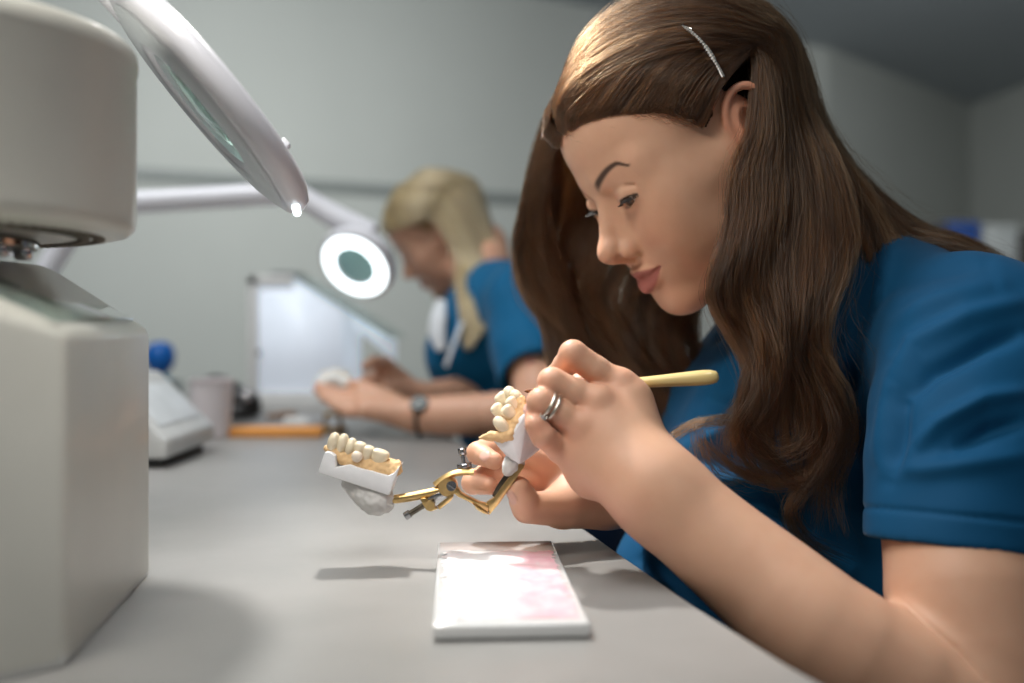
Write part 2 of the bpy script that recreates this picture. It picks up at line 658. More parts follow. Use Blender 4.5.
def make_lashes(fr, side, parent, n=90):
    """upper eyelashes rooted along the lid edge."""
    h = Hair(11 + side)
    e = np.array([EYEBALL[0], side * EYEBALL[1], EYEBALL[2]])
    rng = h.rng
    P = []
    for i in range(n):
        y = np.interp(i, [0, n - 1], [-.0105, .0135]) + rng.normal(0, .0002)
        z = -.0012 + .17 * y - 16 * y * y
        x = math.sqrt(max(.0139 ** 2 - y * y - z * z, 1e-8))
        r = e + np.array([x, side * y, z])
        L = np.interp(y, [-.0105, 0, .0135], [.0035, .0055, .0070])
        d = unit(np.array([.9, side * (y * 38), -.55]))
        p = [r, r + d * L * .5, r + d * L + np.array([0, 0, .25 * L])]
        P.append([fr.p(q) for q in catmull(p, 8)])
    h.P.append(np.array(P)); h.R.append(np.repeat(np.linspace(.00024, .00007, 8)[None], n, 0))
    h.build('eyelashes', pbr('lash_black', (.012, .008, .006), .5), parent)
# ------------------------------------------------------------- arms and hands
KNUCKLES = []


def finger(f, pts, rad, k=.0020, pad=True):
    KNUCKLES.extend((np.asarray(p), q) for p, q in ((pts[0], .010), (pts[1], .008), (pts[2], .007), (pts[3], .007)))
    P, r = [], []
    for i in range(len(pts)):             # shafts waisted between slightly thicker knuckle joints
        P.append(pts[i]); r.append(rad[i] * (1.05 if i in (1, 2) else 1.0))
        if i < len(pts) - 1:
            P.append((np.asarray(pts[i]) + pts[i + 1]) / 2); r.append((rad[i] + rad[i + 1]) / 2 * .965)
    f.chain(P, r, k, ks=.002)


def finger_r(s=1.0):
    return [.0108 * s, .0093 * s, .0081 * s, .0066 * s]


def nail(f, tips, c, n, t, w=.0052, l=.0062):
    """a nail plate: centre c, outward normal n, pointing along t."""
    n = unit(n); t = unit(np.asarray(t) - np.dot(t, n) * n); b = np.cross(n, t)
    R = np.stack([b, t, n], 1)
    f.ell(c, (w, l, .0016), .0006, False, ID, R)
    tips.append((np.asarray(c), R, w, l))


def nail_on(f, tips, p, n, t, r, w, l):
    t = unit(t); n = np.asarray(n, float); n = unit(n - np.dot(n, t) * t)
    nail(f, tips, np.asarray(p) + n * r, n, t, w, l)


def knuckle_color(V, rgb):
    for p, r in KNUCKLES:
        g = np.exp(-(((V - p) ** 2).sum(1)) / (r * 1.35) ** 2)
        rgb = rgb * (1 - g[:, None] * np.array([.01, .15, .16]))
    return rgb


def nail_color(tips, V, rgb, col=(.66, .40, .34)):
    for c, R, w, l in tips:
        q = (V - c) @ R
        m = (1 - smoothstep(.85, 1.02, np.sqrt((q[:, 0] / w) ** 2 + (q[:, 1] / l) ** 2))) * (q[:, 2] > -.0012) * (q[:, 2] < .004)
        rgb = rgb + (np.array(col) - rgb) * (m * .75)[:, None]
    return rgb


def brush_hand(f, tips):
    """near hand: back towards the camera, fingers bent round the brush."""
    wr = W(655, 490, .668)
    mcp = [W(618, 385, .698), W(596, 403, .682), W(581, 427, .676), W(561, 449, .680)]
    pts = [
        [mcp[0], W(573, 354, .692), W(557, 376, .712), W(549, 386, .726)],
        [mcp[1], W(552, 382, .678), W(546, 396, .702), W(552, 402, .724)],
        [mcp[2], W(541, 402, .670), W(538, 416, .692), W(549, 424, .712)],
        [mcp[3], W(543, 436, .664), W(536, 425, .664), W(533, 412, .676)],
    ]
    sc = [1.0, 1.02, .98, .84]
    f.cap(wr, W(600, 436, .690), .026, .021, .02)
    for i in range(4):
        f.cap(wr + (mcp[i] - wr) * .18, mcp[i], .0175, .0112 * sc[i], .014)
    f.cap(W(632, 402, .700), W(640, 450, .690), .015, .018, .016)
    f.ell(W(592, 462, .692), (.020, .018, .026), .016)
    for i in range(4):
        finger(f, pts[i], finger_r(sc[i]))
        f.ell(mcp[i] + np.array([0, -.0015, .001]), [.0112 * sc[i]] * 3, .004)
    # webs between the fingers
    for i in range(3):
        f.cap(mcp[i] * .82 + pts[i][1] * .18 + (0, .003, 0), mcp[i + 1] * .82 + pts[i + 1][1] * .18 + (0, .004, 0), .0055, .0055, .004)
    # thumb behind the fingers, meeting the index finger at the brush
    f.chain([W(642, 455, .705), W(612, 412, .722), W(582, 388, .724), W(558, 390, .736)], [.016, .0125, .0105, .0078], .008, ks=.004)
    # forearm with its taper, then the elbow and the upper arm
    el = W(1010, 742, .605)
    f.chain([wr, W(700, 529, .658), W(765, 584, .640), W(845, 649, .618), el], [.0270, .0282, .0318, .0358, .040], .022, n=14, ks=.012)
    f.chain([el, W(970, 565, .650), W(985, 345, .735)], [.041, .0520, .0515], .013, n=8, ks=.012)
    nail_on(f, tips, W(533, 413, .676), (-.5, -.8, .2), W(533, 412, .676) - W(536, 425, .664), .0058, .0040, .0050)
    return dict(wrist=wr, elbow=el, shoulder=W(985, 345, .735), ring=(pts[2][0], pts[2][1]))


def holding_hand(f, tips):
    """far hand: palm towards the camera, fingertips curled round the articulator."""
    wr = W(616, 490, .775)
    mcp = [W(549, 460, .770), W(550, 478, .775), W(553, 494, .775), W(560, 506, .772)]
    pts = [
        [mcp[0], W(492, 447, .765), W(478, 453, .742), W(494, 461, .726)],
        [mcp[1], W(488, 474, .768), W(473, 483, .745), W(490, 486, .729)],
        [mcp[2], W(522, 492, .775), W(520, 500, .757), W(535, 503, .748)],
        [mcp[3], W(536, 508, .770), W(535, 512, .757), W(546, 512, .750)],
    ]
    sc = [1.0, 1.0, .95, .82]
    for i in range(4):
        f.cap(wr + (mcp[i] - wr) * .2, mcp[i], .0165, .0115, .014)
        finger(f, pts[i], finger_r(sc[i]))
    f.ell(W(580, 500, .755), (.024, .018, .017), .014)
    f.cap(W(598, 500, .762), W(562, 508, .745), .018, .0145, .012)
    th = [W(565, 508, .742), W(527, 508, .722), W(519, 488, .714)]
    f.chain(th, [.0142, .0112, .0084], .005)
    f.ell(W(524, 500, .7195), (.0098,) * 3, .004)
    nail_on(f, tips, W(519.5, 490, .7145), (-.62, -.62, .45), W(519, 488, .714) - W(527, 508, .722), .0082, .0052, .0066)
    nail_on(f, tips, W(491, 460, .7285), (-.25, -.85, .35), W(494, 461, .726) - W(478, 453, .742), .0066, .0046, .0056)
    el = np.array([.265, .985, .79])
    f.chain([wr, wr * .5 + el * .5 + (0, 0, -.016), el], [.0262, .034, .040], .02, n=8, ks=.012)
    f.chain([el, np.array([.335, 1.07, .945])], [.042, .052], .03)
    return dict(wrist=wr, elbow=el)
# -------------------------------------------------------------------- hair
def hairline(x):
    return np.interp(x, [-.10, -.036, -.030, -.006, .004, .014, .026, .040, .052, .066, .08], [-.062, -.058, .000, .034, .014, .008, .030, .044, .050, .060, .066])


def scalp_mask(q):
    """q: head-space points; true where hair grows."""
    x, y, z = q[:, 0], np.abs(q[:, 1]), q[:, 2]
    side = hairline(x)
    return z > side + .004 + .007 * smoothstep(.03, .07, x)


def hair_material(name, col, rough=.38, spread=.35):
    t = NT(name)
    t.t.nodes.remove(t.b)
    h = t.n('ShaderNodeBsdfHairPrincipled')
    h.parametrization = 'COLOR'
    info = t.n('ShaderNodeAttribute', attribute_name='tone')
    c = np.array(col)
    r = t.ramp(info.outputs['Fac'], [(0.0, tuple(c * (1 - spread))), (0.6, tuple(c)), (1.0, tuple(c * (1 + spread * 1.3) + (.01, .004, .0)))])
    t.l(r.outputs['Color'], h.inputs['Color'])
    h.inputs['Roughness'].default_value = rough
    h.inputs['Radial Roughness'].default_value = .45
    h.inputs['Random Roughness'].default_value = .1
    t.l(h.outputs[0], t.t.nodes['Material Output'].inputs['Surface'])
    return t.m


class Hair:
    def __init__(self, seed):
        self.P, self.R, self.T = [], [], []
        self.rng = np.random.default_rng(seed)

    def lock(self, guides, n, K=36, jit=(.002, .006, .004), wave=(0, .004), freq=3.0, clump=0, flatten=1.0, rad=.00014, vmax=1.0, vmin=0.0, trim=.12, tight=.75, frizz=.0017):
        """n strands spread over a sheet of guide paths (each a list of 3D points)."""
        rng = self.rng
        G = np.array([catmull(g, K) for g in guides])
        m = len(G) - 1
        v = rng.uniform(vmin, vmax, n)
        i = np.minimum((v * m).astype(int), m - 1) if m > 0 else np.zeros(n, int)
        u = (v * m - i)[:, None, None] if m > 0 else np.zeros((n, 1, 1))
        S = G[i] * (1 - u) + (G[np.minimum(i + 1, m)] if m > 0 else G[i]) * u
        t = np.linspace(0, 1, K)
        jr = np.interp(t, [0, .5, 1], jit)
        dirs = rng.normal(size=(n, 3)); dirs /= np.linalg.norm(dirs, axis=1, keepdims=True)
        amp = rng.uniform(0, 1, n) ** .5
        off = dirs[:, None, :] * (amp[:, None] * jr[None])[:, :, None]
        tone = rng.uniform(0, 1, n)
        if clump:
            cv = rng.integers(0, clump, n)
            order = np.argsort(v); rank = np.empty(n); rank[order] = np.arange(n) / n
            cv = np.minimum((rank * clump + rng.normal(0, .6, n)).astype(int), clump - 1); cv = np.maximum(cv, 0)
            cen = np.array([S[cv == c].mean(0) if (cv == c).any() else np.zeros((K, 3)) for c in range(clump)])
            cd = rng.normal(size=(clump, 3)); cd /= np.linalg.norm(cd, axis=1, keepdims=True)
            ca = rng.uniform(.2, 1, clump)
            w = (tight * smoothstep(.02, .7, t))[None, :, None]
            S = S * (1 - w) + cen[cv] * w + w * cd[cv][:, None] * (ca[cv][:, None] * jr[None])[:, :, None]
            off = off * (1 - .66 * w)
            tone = np.clip(.28 * tone + .72 * rng.uniform(0, 1, clump)[cv], 0, 1)
            ph = rng.uniform(0, 6.28, clump)[cv] + rng.normal(0, .35, n)
            fq = freq * rng.uniform(.75, 1.3, clump)[cv]
            wa = rng.uniform(.5, 1.3, clump)[cv]
            wd = rng.normal(size=(clump, 3)); wd[:, 2] *= .3; wd /= np.linalg.norm(wd, axis=1, keepdims=True); wd = wd[cv]
        else:
            ph = rng.uniform(0, 6.28, n); fq = freq * rng.uniform(.8, 1.2, n); wa = rng.uniform(.4, 1.1, n)
            wd = dirs
        a = np.interp(t, np.linspace(0, 1, len(wave)), wave)
        wv = (wa[:, None] * a[None]) * np.sin(6.283 * fq[:, None] * t[None] + ph[:, None])
        S = S + off + wd[:, None, :] * wv[:, :, None]
        # strands end at different lengths
        if trim > 0:
            e = 1 - rng.uniform(0, 1, n) ** 2 * trim
            tt = t[None] * e[:, None] * (K - 1)
            j = np.minimum(tt.astype(int), K - 2); fu = (tt - j)[:, :, None]
            rows = np.arange(n)[:, None]
            S = S[rows, j] * (1 - fu) + S[rows, j + 1] * fu
        fz = np.cumsum(rng.normal(0, 1, S.shape), axis=1)
        fz -= np.linspace(0, 1, K)[None, :, None] * fz[:, -1:, :]
        S = S + fz * (frizz / math.sqrt(K))
        self.P.append(S); self.T.append(tone)
        self.R.append(np.repeat((rad * np.interp(t, [0, .1, .8, 1], [.7, 1, 1, .35]))[None], n, 0) * rng.uniform(.75, 1.25, n)[:, None])

    def wisps(self, guides, n, K=30, amp=.012, **kw):
        self.lock(guides, n, K=K, jit=(.002, amp, amp * 1.8), wave=(0, amp * .5, amp), freq=2.2, rad=.00008, trim=.5, **kw)

    def build(self, name, mat, parent):
        hc = bpy.data.hair_curves.new(name)
        sizes, pos, rad = [], [], []
        for P, R in zip(self.P, self.R):
            sizes += [P.shape[1]] * P.shape[0]
            pos.append(P.reshape(-1, 3)); rad.append(R.ravel())
        hc.add_curves(sizes)
        pos = np.concatenate(pos).astype(np.float32); rad = np.concatenate(rad).astype(np.float32)
        hc.attributes['position'].data.foreach_set('vector', pos.ravel())
        if self.T:
            ta = hc.attributes.new('tone', 'FLOAT', 'CURVE')
            ta.data.foreach_set('value', np.concatenate(self.T).astype(np.float32))
        ra = hc.attributes.get('radius') or hc.attributes.new('radius', 'FLOAT', 'POINT')
        ra.data.foreach_set('value', rad)
        hc.materials.append(mat)
        o = bpy.data.objects.new(name, hc)
        COL.objects.link(o)
        o.parent = parent
        o.matrix_parent_inverse = world_of(parent).inverted()
        print(name, len(sizes), 'strands')
        return o


SKULL_C = np.array([-.006, 0, .026])
SKULL_R = np.array([.0990, .0765, .0865])
SKULL_PARTS = [(SKULL_C, SKULL_R), (np.array([.043, 0, .042]), np.array([.0490, .0615, .0535])), (np.array([-.032, 0, 0]), np.array([.0645, .0675, .0715])),
               (np.array([.046, .043, .004]), np.array([.0275, .0225, .0315])), (np.array([.046, -.043, .004]), np.array([.0275, .0225, .0315]))]


def on_skull(p, off):
    d = unit(np.asarray(p, float) - SKULL_C)
    t = 0.0
    for c, r in SKULL_PARTS:                      # farthest of the rounded shapes of the skull along this direction
        o = (SKULL_C - c) / r; q = d / r
        a, b, e = q @ q, o @ q, o @ o - 1
        disc = b * b - a * e
        if disc > 0:
            t = max(t, (-b + math.sqrt(disc)) / a)
    return SKULL_C + d * (t + off)


def skull_hit(fr, px, py, off):
    """where the line of sight of a bearing meets the hair-covered skull."""
    d = unit(W(px, py, 1.0) - EYE)
    o = (fr.R.T @ (EYE - fr.t)) / fr.s - SKULL_C; dl = fr.R.T @ d / fr.s
    r = SKULL_R + off
    o, dl = o / r, dl / r
    a, b, c = dl @ dl, o @ dl, o @ o - 1
    disc = max(b * b - a * c, 0)
    t = (-b - math.sqrt(disc)) / a
    return EYE + d * t


def scalp_cap(name, V, Q, fr, mat, parent, off=.003):
    q = local(fr, V)
    m = scalp_mask(q) & (np.abs(q).max(1) < .14) & (np.sqrt((((q - SKULL_C) / (SKULL_R + .006)) ** 2).sum(1)) < 1.02)
    fm = m[Q].all(1)
    used = np.unique(Q[fm])
    idx = np.full(len(V), -1); idx[used] = np.arange(len(used))
    N = normals(V, Q)
    return np_mesh(name, V[used] + N[used] * off, idx[Q[fm]], mat, parent)


def hairline_guides(fr, xs, fall, us):
    """paths rooted along the near hairline, swept back over the temple and behind the ear."""
    out = []
    for x, u in zip(xs, us):
        z = float(hairline(np.array(x))); y = .07
        for _ in range(12):
            p = on_skull((x, y, z), 0)
            y = max(.004, y + .8 * (np.hypot(p[0] - SKULL_C[0], p[2] - SKULL_C[2]) - np.hypot(x - SKULL_C[0], z - SKULL_C[2])))
        a = on_skull((x, y, z), .0008)
        b = np.array([-.044 - .005 * u / .3, .077, .040 + .006 * u / .3])
        L = np.linalg.norm(b - a)
        g = [fr.p(a)]
        for t, o in ((.10, .0034), (.38, .0105), (.70, .015)):
            m = a * (1 - t) + b * t + np.array([0, 0, .15 * L * math.sin(math.pi * t)])
            g.append(fr.p(on_skull(m, o)))
        g.append(fr.p(on_skull(b, .015)))
        out.append(g + fall(u))
    return out
# ------------------------------------------- the technician with brown hair
HA = head_frame((.1458, .8389, 1.067), .3238, .581, .0268)
TABLE = 0.75


def fold(V, N, pts, w, amp, dmin=.5, dmax=1.2):
    """a soft crease (amp < 0) or ridge (amp > 0) that runs along a line over cloth seen from the front."""
    pts = np.asarray(pts, float)
    px = 512 + F * V[:, 0] / V[:, 1]; py = HORIZON - F * (V[:, 2] - .92) / V[:, 1]
    best = np.full(len(V), 1e9); tb = np.zeros(len(V))
    n = len(pts) - 1
    for i in range(n):
        a, b = pts[i], pts[i + 1]
        ba = b - a; l2 = ba @ ba
        h = np.clip(((px - a[0]) * ba[0] + (py - a[1]) * ba[1]) / l2, 0, 1)
        d = np.hypot(px - a[0] - h * ba[0], py - a[1] - h * ba[1])
        u = d < best
        best = np.where(u, d, best); tb = np.where(u, (i + h) / n, tb)
    g = np.exp(-(best / w) ** 2) * np.sin(np.clip(tb, .04, .96) * math.pi) ** .6
    g *= smoothstep(.15, -.35, N[:, 1]) * (V[:, 1] > dmin) * (V[:, 1] < dmax)
    return V + N * (g * amp)[:, None]


def cloth_material(name, col):
    t = NT(name)
    ns = t.noise(14, 4)
    c = np.array(col)
    r = t.ramp(ns.outputs['Fac'], [(.3, tuple(c * .9)), (.7, tuple(c * 1.08))])
    t.l(r.outputs['Color'], t.b.inputs['Base Color'])
    t.b.inputs['Roughness'].default_value = .75
    t.b.inputs['Specular IOR Level'].default_value = .25
    t.b.inputs['Sheen Weight'].default_value = .08
    t.b.inputs['Sheen Roughness'].default_value = .4
    n2 = t.noise(1400, 2)
    t.bump(n2.outputs['Fac'], .12, .0003)
    return t.m


SCRUB = srgb(0, 78, 120)


def upper_body(f, k=.035, grow=0.0, neck=True):
    g = grow
    f.ell((.305, .925, .845), (.125 + g, .135 + g, .140 + g), k)
    f.cap((.345, .915, .865), (.43, .93, .62), .112 + g, .13 + g, k)
    f.ell((.285, .905, .66), (.150 + g, .135 + g, .20 + g), k)
    f.ell((.220, .86, .66), (.135 + g, .105 + g, .13 + g), k)
    f.ell((.222, .865, .805), (.068 + g, .064 + g, .080 + g), k)
    f.ell((.212, .970, .805), (.068 + g, .064 + g, .080 + g), k)
    f.cap((.300, .900, .945), W(985, 345, .735), .050 + g, .052 + g, k)
    f.cap((.300, .915, .945), (.335, 1.07, .945), .050 + g, .052 + g, k)


def lower_body(root, hip, legs, knee_x):
    """seated legs under the bench: trousers and shoes."""
    f = Field()
    f.ell((hip[0], hip[1], .55), (.15, .17, .12), .03)
    for i, (ky, fy) in enumerate(legs):
        hy = hip[1] + (-.085 if i == 0 else .085)
        f.chain([(hip[0] - .02, hy, .53), (knee_x, ky, .52)], [.088, .062], .04)
        f.chain([(knee_x, ky, .52), (knee_x + .02, fy, .30), (knee_x + .05, fy, .07)], [.060, .060, .052], .02, ks=.02)
    V, Q = f.build(.006)
    np_mesh('trousers', relax(V, Q, 3), Q, cloth_material('navy_trousers', srgb(14, 40, 72)), root)
    white = pbr('shoe_white', srgb(214, 214, 212), .5)
    for ky, fy in legs:
        f = Field()
        f.chain([(knee_x + .065, fy, .048), (knee_x - .02, fy, .042), (knee_x - .12, fy, .030)], [.044, .040, .030], .02, ks=.02)
        V, Q = f.build(.004)
        V[:, 2] = np.maximum(V[:, 2], .0005)
        np_mesh('shoe', V, Q, white, root)


def brunette():
    root = empty('person', (.30, .90, 0), 'woman with long wavy brown hair in blue scrubs, painting a dental cast', 'person')
    f = Field(); tips = []
    head_ops(f, HA)
    f.chain([HA.p((-.028, 0, -.035)), HA.p((-.05, 0, -.085)), (.275, .892, .975), (.310, .905, .93)], [.050, .050, .054, .075], .022, ks=.02)
    near = brush_hand(f, tips)
    holding_hand(f, tips)
    f.cap((.300, .900, .935), near['shoulder'], .050, .050, .03)
    f.cap((.300, .915, .935), (.335, 1.07, .945), .050, .050, .03)
    f.ell((.305, .92, .85), (.11, .12, .13), .03)
    V, Q = f.build(.00115)
    V = relax(V, Q, 1, .45)
    V = fold(V, normals(V, Q), [(900, 600), (925, 622), (955, 648), (985, 682)], 3.0, -.0022, .45, .72)
    body = np_mesh('body', V, Q, skin_material(), root)
    rgb = np.tile(np.array(SKIN), (len(V), 1))
    rgb = head_colors(HA, V, rgb)
    rgb = nail_color(tips, V, knuckle_color(V, rgb))
    color_attr(body, 'tint', rgb)
    print('body verts', len(V))
    for s in (1, -1):
        e = HA.p((EYEBALL[0], s * EYEBALL[1], EYEBALL[2]))
        make_eye(HA, s, HA.R.T @ (W(512, 415, .70) - e), root)
        make_lashes(HA, s, root)
    # ---- scrub top
    s = Field()
    upper_body(s, .055, .004)
    sh, el = near['shoulder'], near['elbow']
    hem = W(967, 548, .655)
    ax = unit(np.array([-.10, -.16, -1.0]))
    s.chain([sh + (0, 0, .0), W(972, 450, .690), hem + ax * .03], [.061, .0635, .0575], .035, ks=.02, n=7)
    s.cyl(hem + ax * .05, ax, .080, .05, .002, True)
    s.cap(hem * .85 + W(972, 450, .690) * .15, hem + ax * .02, .0525, .0545, .003, True)
    fs = np.array([.335, 1.07, .945]); fe = np.array([.265, .985, .79])
    s.cap(fs, fs * .4 + fe * .6, .062, .060, .03)
    # neckline: a V opening round the neck
    s.chain([(.330, .905, 1.035), (.285, .893, 1.00), (.235, .90, .965), (.185, .905, .925)], [.050, .058, .052, .020], .006, True, ks=.01)
    TV, TQ = s.build(.0022)
    TV = relax(TV, TQ, 3, .5)
    N = normals(TV, TQ)
    nz = np.array([noise.noise(Vector(p * 9.0)) for p in TV]) * .004 + np.array([noise.noise(Vector((p[0] * 22, p[1] * 22, p[2] * 34))) for p in TV]) * .0022
    keep = smoothstep(.0, .02, np.abs((TV - hem) @ ax))
    TV = TV + N * (nz * keep)[:, None]
    FOLDS = [
        ([(1030, 330), (985, 345), (930, 372), (905, 400)], 9, -.008), ([(1030, 300), (970, 318), (915, 345), (890, 385)], 10, .006),
        ([(1030, 392), (985, 400), (940, 425), (912, 452)], 9, .006), ([(1030, 420), (990, 430), (950, 452)], 9, -.006),
        ([(1030, 455), (980, 462), (925, 470), (880, 468)], 10, .004),
        ([(905, 395), (898, 440), (888, 480)], 9, -.006), ([(890, 360), (878, 420), (868, 470)], 9, .006),
        ([(868, 470), (850, 440), (845, 400), (860, 350)], 8, -.010), ([(850, 350), (838, 400), (836, 450), (850, 500)], 8, .006),
        ([(1000, 285), (940, 300), (895, 325), (862, 365)], 11, .005), ([(985, 262), (930, 272), (885, 290), (850, 330)], 10, -.005),
        ([(690, 445), (730, 432), (780, 432), (820, 450)], 9, .010), ([(690, 462), (735, 455), (790, 462), (840, 490)], 8, -.008),
        ([(700, 480), (750, 480), (800, 500)], 8, .007), ([(720, 500), (760, 505), (810, 530)], 7, -.006), ([(740, 515), (790, 535), (850, 570)], 8, .006),
        ([(700, 400), (740, 408), (800, 400)], 9, -.008), ([(760, 380), (800, 372), (840, 345)], 9, .006),
        ([(650, 575), (675, 590), (700, 620)], 7, .006), ([(640, 560), (670, 600), (690, 640)], 6, -.005),
    ]
    for pts, w, a in FOLDS:
        TV = fold(TV, N, pts, w, a * 1.25, .5, .95)
    t = (TV - hem) @ ax                       # stitched hem of the sleeve
    rr = np.linalg.norm((TV - hem) - t[:, None] * ax, axis=1)
    st = np.exp(-((t + .020) / .0016) ** 2) * (rr < .075)
    TV = TV - N * (st * .0016)[:, None]
    top = np_mesh('scrub_top', TV, TQ, cloth_material('blue_scrub', SCRUB), root)
    print('scrub verts', len(TV))
    lower_body(root, (.36, .92), [(.84, .80), (1.0, .98)], .05)
    brunette_hair(root, V, Q)
    return root, near


def lerp_path(tab, n, y0, y1):
    ys = np.linspace(y0, y1, n)
    return np.interp(ys, [t[0] for t in tab], [t[1] for t in tab]), ys


def brunette_hair(root, V, Q):
    cap_m = pbr('scalp_hair', srgb(30, 18, 12), .9, var=.2, scale=200, spec=.05)
    hm = hair_material('brown_hair', (.058, .0235, .0085), .27, .85)
    scalp_cap('hair_roots', V, Q, HA, cap_m, root, .0010)
    S = lambda a, b, c, o=.006: HA.p(on_skull((a, b, c), o))
    h = Hair(3)
    # the curtain falling from behind the near ear, front edge u = 0 to back edge u = 1
    LEFT = [(125, 752), (150, 740), (185, 729), (225, 729), (270, 721), (310, 722), (350, 736), (390, 746), (430, 733), (470, 744), (520, 770)]
    RIGHT = [(105, 806), (150, 832), (200, 850), (250, 850), (300, 836), (350, 830), (400, 843), (440, 846), (480, 836), (530, 842), (560, 858)]

    def fall(u, n=9, y0=None, y1=None):
        y0 = 128 - 20 * u if y0 is None else y0
        y1 = 408 + 84 * u if y1 is None else y1
        xl, ys = lerp_path(LEFT, n, y0, y1); xr, _ = lerp_path(RIGHT, n, y0, y1)
        ramp = smoothstep(170, 330, ys)
        x = xl + (xr - xl) * u + 9 * ramp * np.sin(ys / 27.0 + u * 5.0)
        d = np.interp(ys, [100, 150, 220, 300, 450], [.760, .757, .751, .745, .741]) + .075 * max(u - .28, 0) * (1 - smoothstep(100, 330, ys)) + .006 * np.sin(ys / 24.0 + u * 7) * ramp
        return [W(*q) for q in zip(x, ys, d)]
    edge = hairline_guides(HA, np.linspace(.018, .0865, 12), fall, np.linspace(0, .32, 12))
    near = edge[::3] + [edge[-1]] + [
        [S(.080, -.020, .085, .009), S(.058, .030, .092, .009), S(.022, .066, .078, .013), S(-.020, .077, .058, .016), S(-.050, .074, .032, .018)] + fall(.45),
        [S(.060, -.025, .105, .009), S(.035, .025, .112, .012), S(.000, .062, .092, .016), S(-.036, .074, .062, .018), S(-.058, .070, .034, .019)] + fall(.62),
        [S(.030, -.025, .118, .009), S(.005, .020, .122, .014), S(-.028, .055, .098, .018), S(-.058, .068, .060, .019), S(-.070, .064, .036, .020)] + fall(.8),
        [S(-.005, -.025, .123, .009), S(-.030, .015, .118, .015), S(-.060, .045, .090, .019), S(-.080, .056, .055, .020), S(-.088, .054, .030, .021)] + fall(1.0),
    ]
    h.lock(edge, 4600, K=54, jit=(.0024, .004, .007), wave=(0, .0010, .005, .007), freq=3.0, clump=80, trim=.5, tight=.70, rad=.00014)
    h.lock(near, 4800, K=54, jit=(.0012, .0055, .007), wave=(0, .0010, .005, .007), freq=3.0, clump=130, trim=.5, tight=.70, rad=.00015)
    long = [g[:5] + fall(u, y1=470 + 70 * u) for g, u in zip(near, (0, .08, .16, .24, .32, .45, .62, .8, 1.0))]
    h.lock(long, 2600, K=54, jit=(.0012, .0065, .013), wave=(0, .0012, .006, .010), freq=2.6, clump=40, trim=.45, tight=.72, rad=.00014)
    h.lock(long, 1300, K=54, jit=(.0012, .008, .014), wave=(0, .002, .007, .012), freq=2.4, trim=.55, rad=.00009)
    back = [
        [S(-.005, -.025, .123, .010), S(-.035, .012, .118, .016), S(-.065, .040, .085, .019), S(-.090, .050, .04, .020), W(812, 130, .83), W(838, 180, .82), W(858, 220, .81), W(872, 262, .80), W(868, 310, .785), W(862, 350, .775)],
        [S(-.010, -.028, .123, .010), S(-.045, .005, .115, .016), S(-.080, .030, .075, .020), S(-.100, .035, .03, .022), W(820, 125, .85), W(845, 168, .85), W(875, 205, .84), W(905, 236, .83), W(945, 248, .815), W(985, 260, .80)],
        [S(-.015, -.030, .122, .010), S(-.055, -.004, .108, .016), S(-.090, .015, .065, .021), S(-.104, .02, .02, .023), W(822, 120, .875), W(850, 165, .875), W(885, 203, .87), W(925, 230, .86), W(970, 242, .85), W(1012, 262, .84)],
        [S(-.02, -.035, .12, .010), S(-.065, -.02, .10, .016), S(-.098, -.01, .05, .022), S(-.106, -.01, .0, .024), W(825, 150, .92), W(850, 190, .93), W(880, 215, .94), W(915, 238, .95), W(960, 258, .95), W(1000, 280, .95)],
    ]
    h.lock(back, 5200, K=40, jit=(.0015, .008, .008), wave=(0, .001, .005, .007), freq=2.0, clump=60, trim=.35, tight=.7, rad=.00014)
    far = [
        [S(.086, -.004, .066, .001), S(.089, -.018, .060, .003), W(556, 132, .862), W(550, 165, .89), W(546, 200, .915), W(552, 240, .925), W(566, 280, .93), W(572, 320, .93), W(590, 360, .925), W(596, 400, .92)],
        [S(.084, -.012, .080, .009), S(.084, -.030, .070, .010), W(547, 118, .885), W(534, 162, .91), W(526, 212, .93), W(520, 255, .94), W(532, 295, .94), W(556, 330, .94), W(562, 365, .935), W(578, 395, .93)],
        [S(.070, -.020, .098, .009), S(.066, -.045, .084, .016), W(556, 112, .92), W(552, 170, .94), W(550, 225, .955), W(526, 265, .955), W(540, 300, .955), W(578, 340, .95), W(596, 375, .94), W(618, 410, .93)],
        [S(.040, -.025, .115, .009), S(.030, -.055, .092, .018), S(.000, -.085, .035, .026), W(620, 190, .955), W(600, 240, .955), W(586, 290, .955), W(608, 335, .95), W(626, 370, .945), W(652, 405, .935), W(662, 430, .93)],
        [S(.000, -.025, .123, .009), S(-.015, -.06, .095, .018), S(-.05, -.078, .03, .026), W(700, 220, .955), W(665, 270, .955), W(645, 310, .955), W(650, 345, .95), W(672, 375, .945), W(690, 405, .935), W(700, 430, .93)],
        [S(-.03, -.025, .120, .009), S(-.05, -.06, .085, .018), S(-.08, -.06, .02, .024), W(770, 220, .95), W(730, 262, .945), W(702, 300, .94), W(692, 340, .935), W(700, 378, .93), W(715, 410, .92), W(724, 440, .91)],
    ]
    h.lock(far, 7600, K=44, jit=(.0012, .007, .013), wave=(0, .001, .007, .010), freq=2.4, clump=56, trim=.3, tight=.62, rad=.00014)
    h.lock(far, 1200, K=44, jit=(.0012, .010, .018), wave=(0, .002, .008, .012), freq=2.2, trim=.4, rad=.00010)
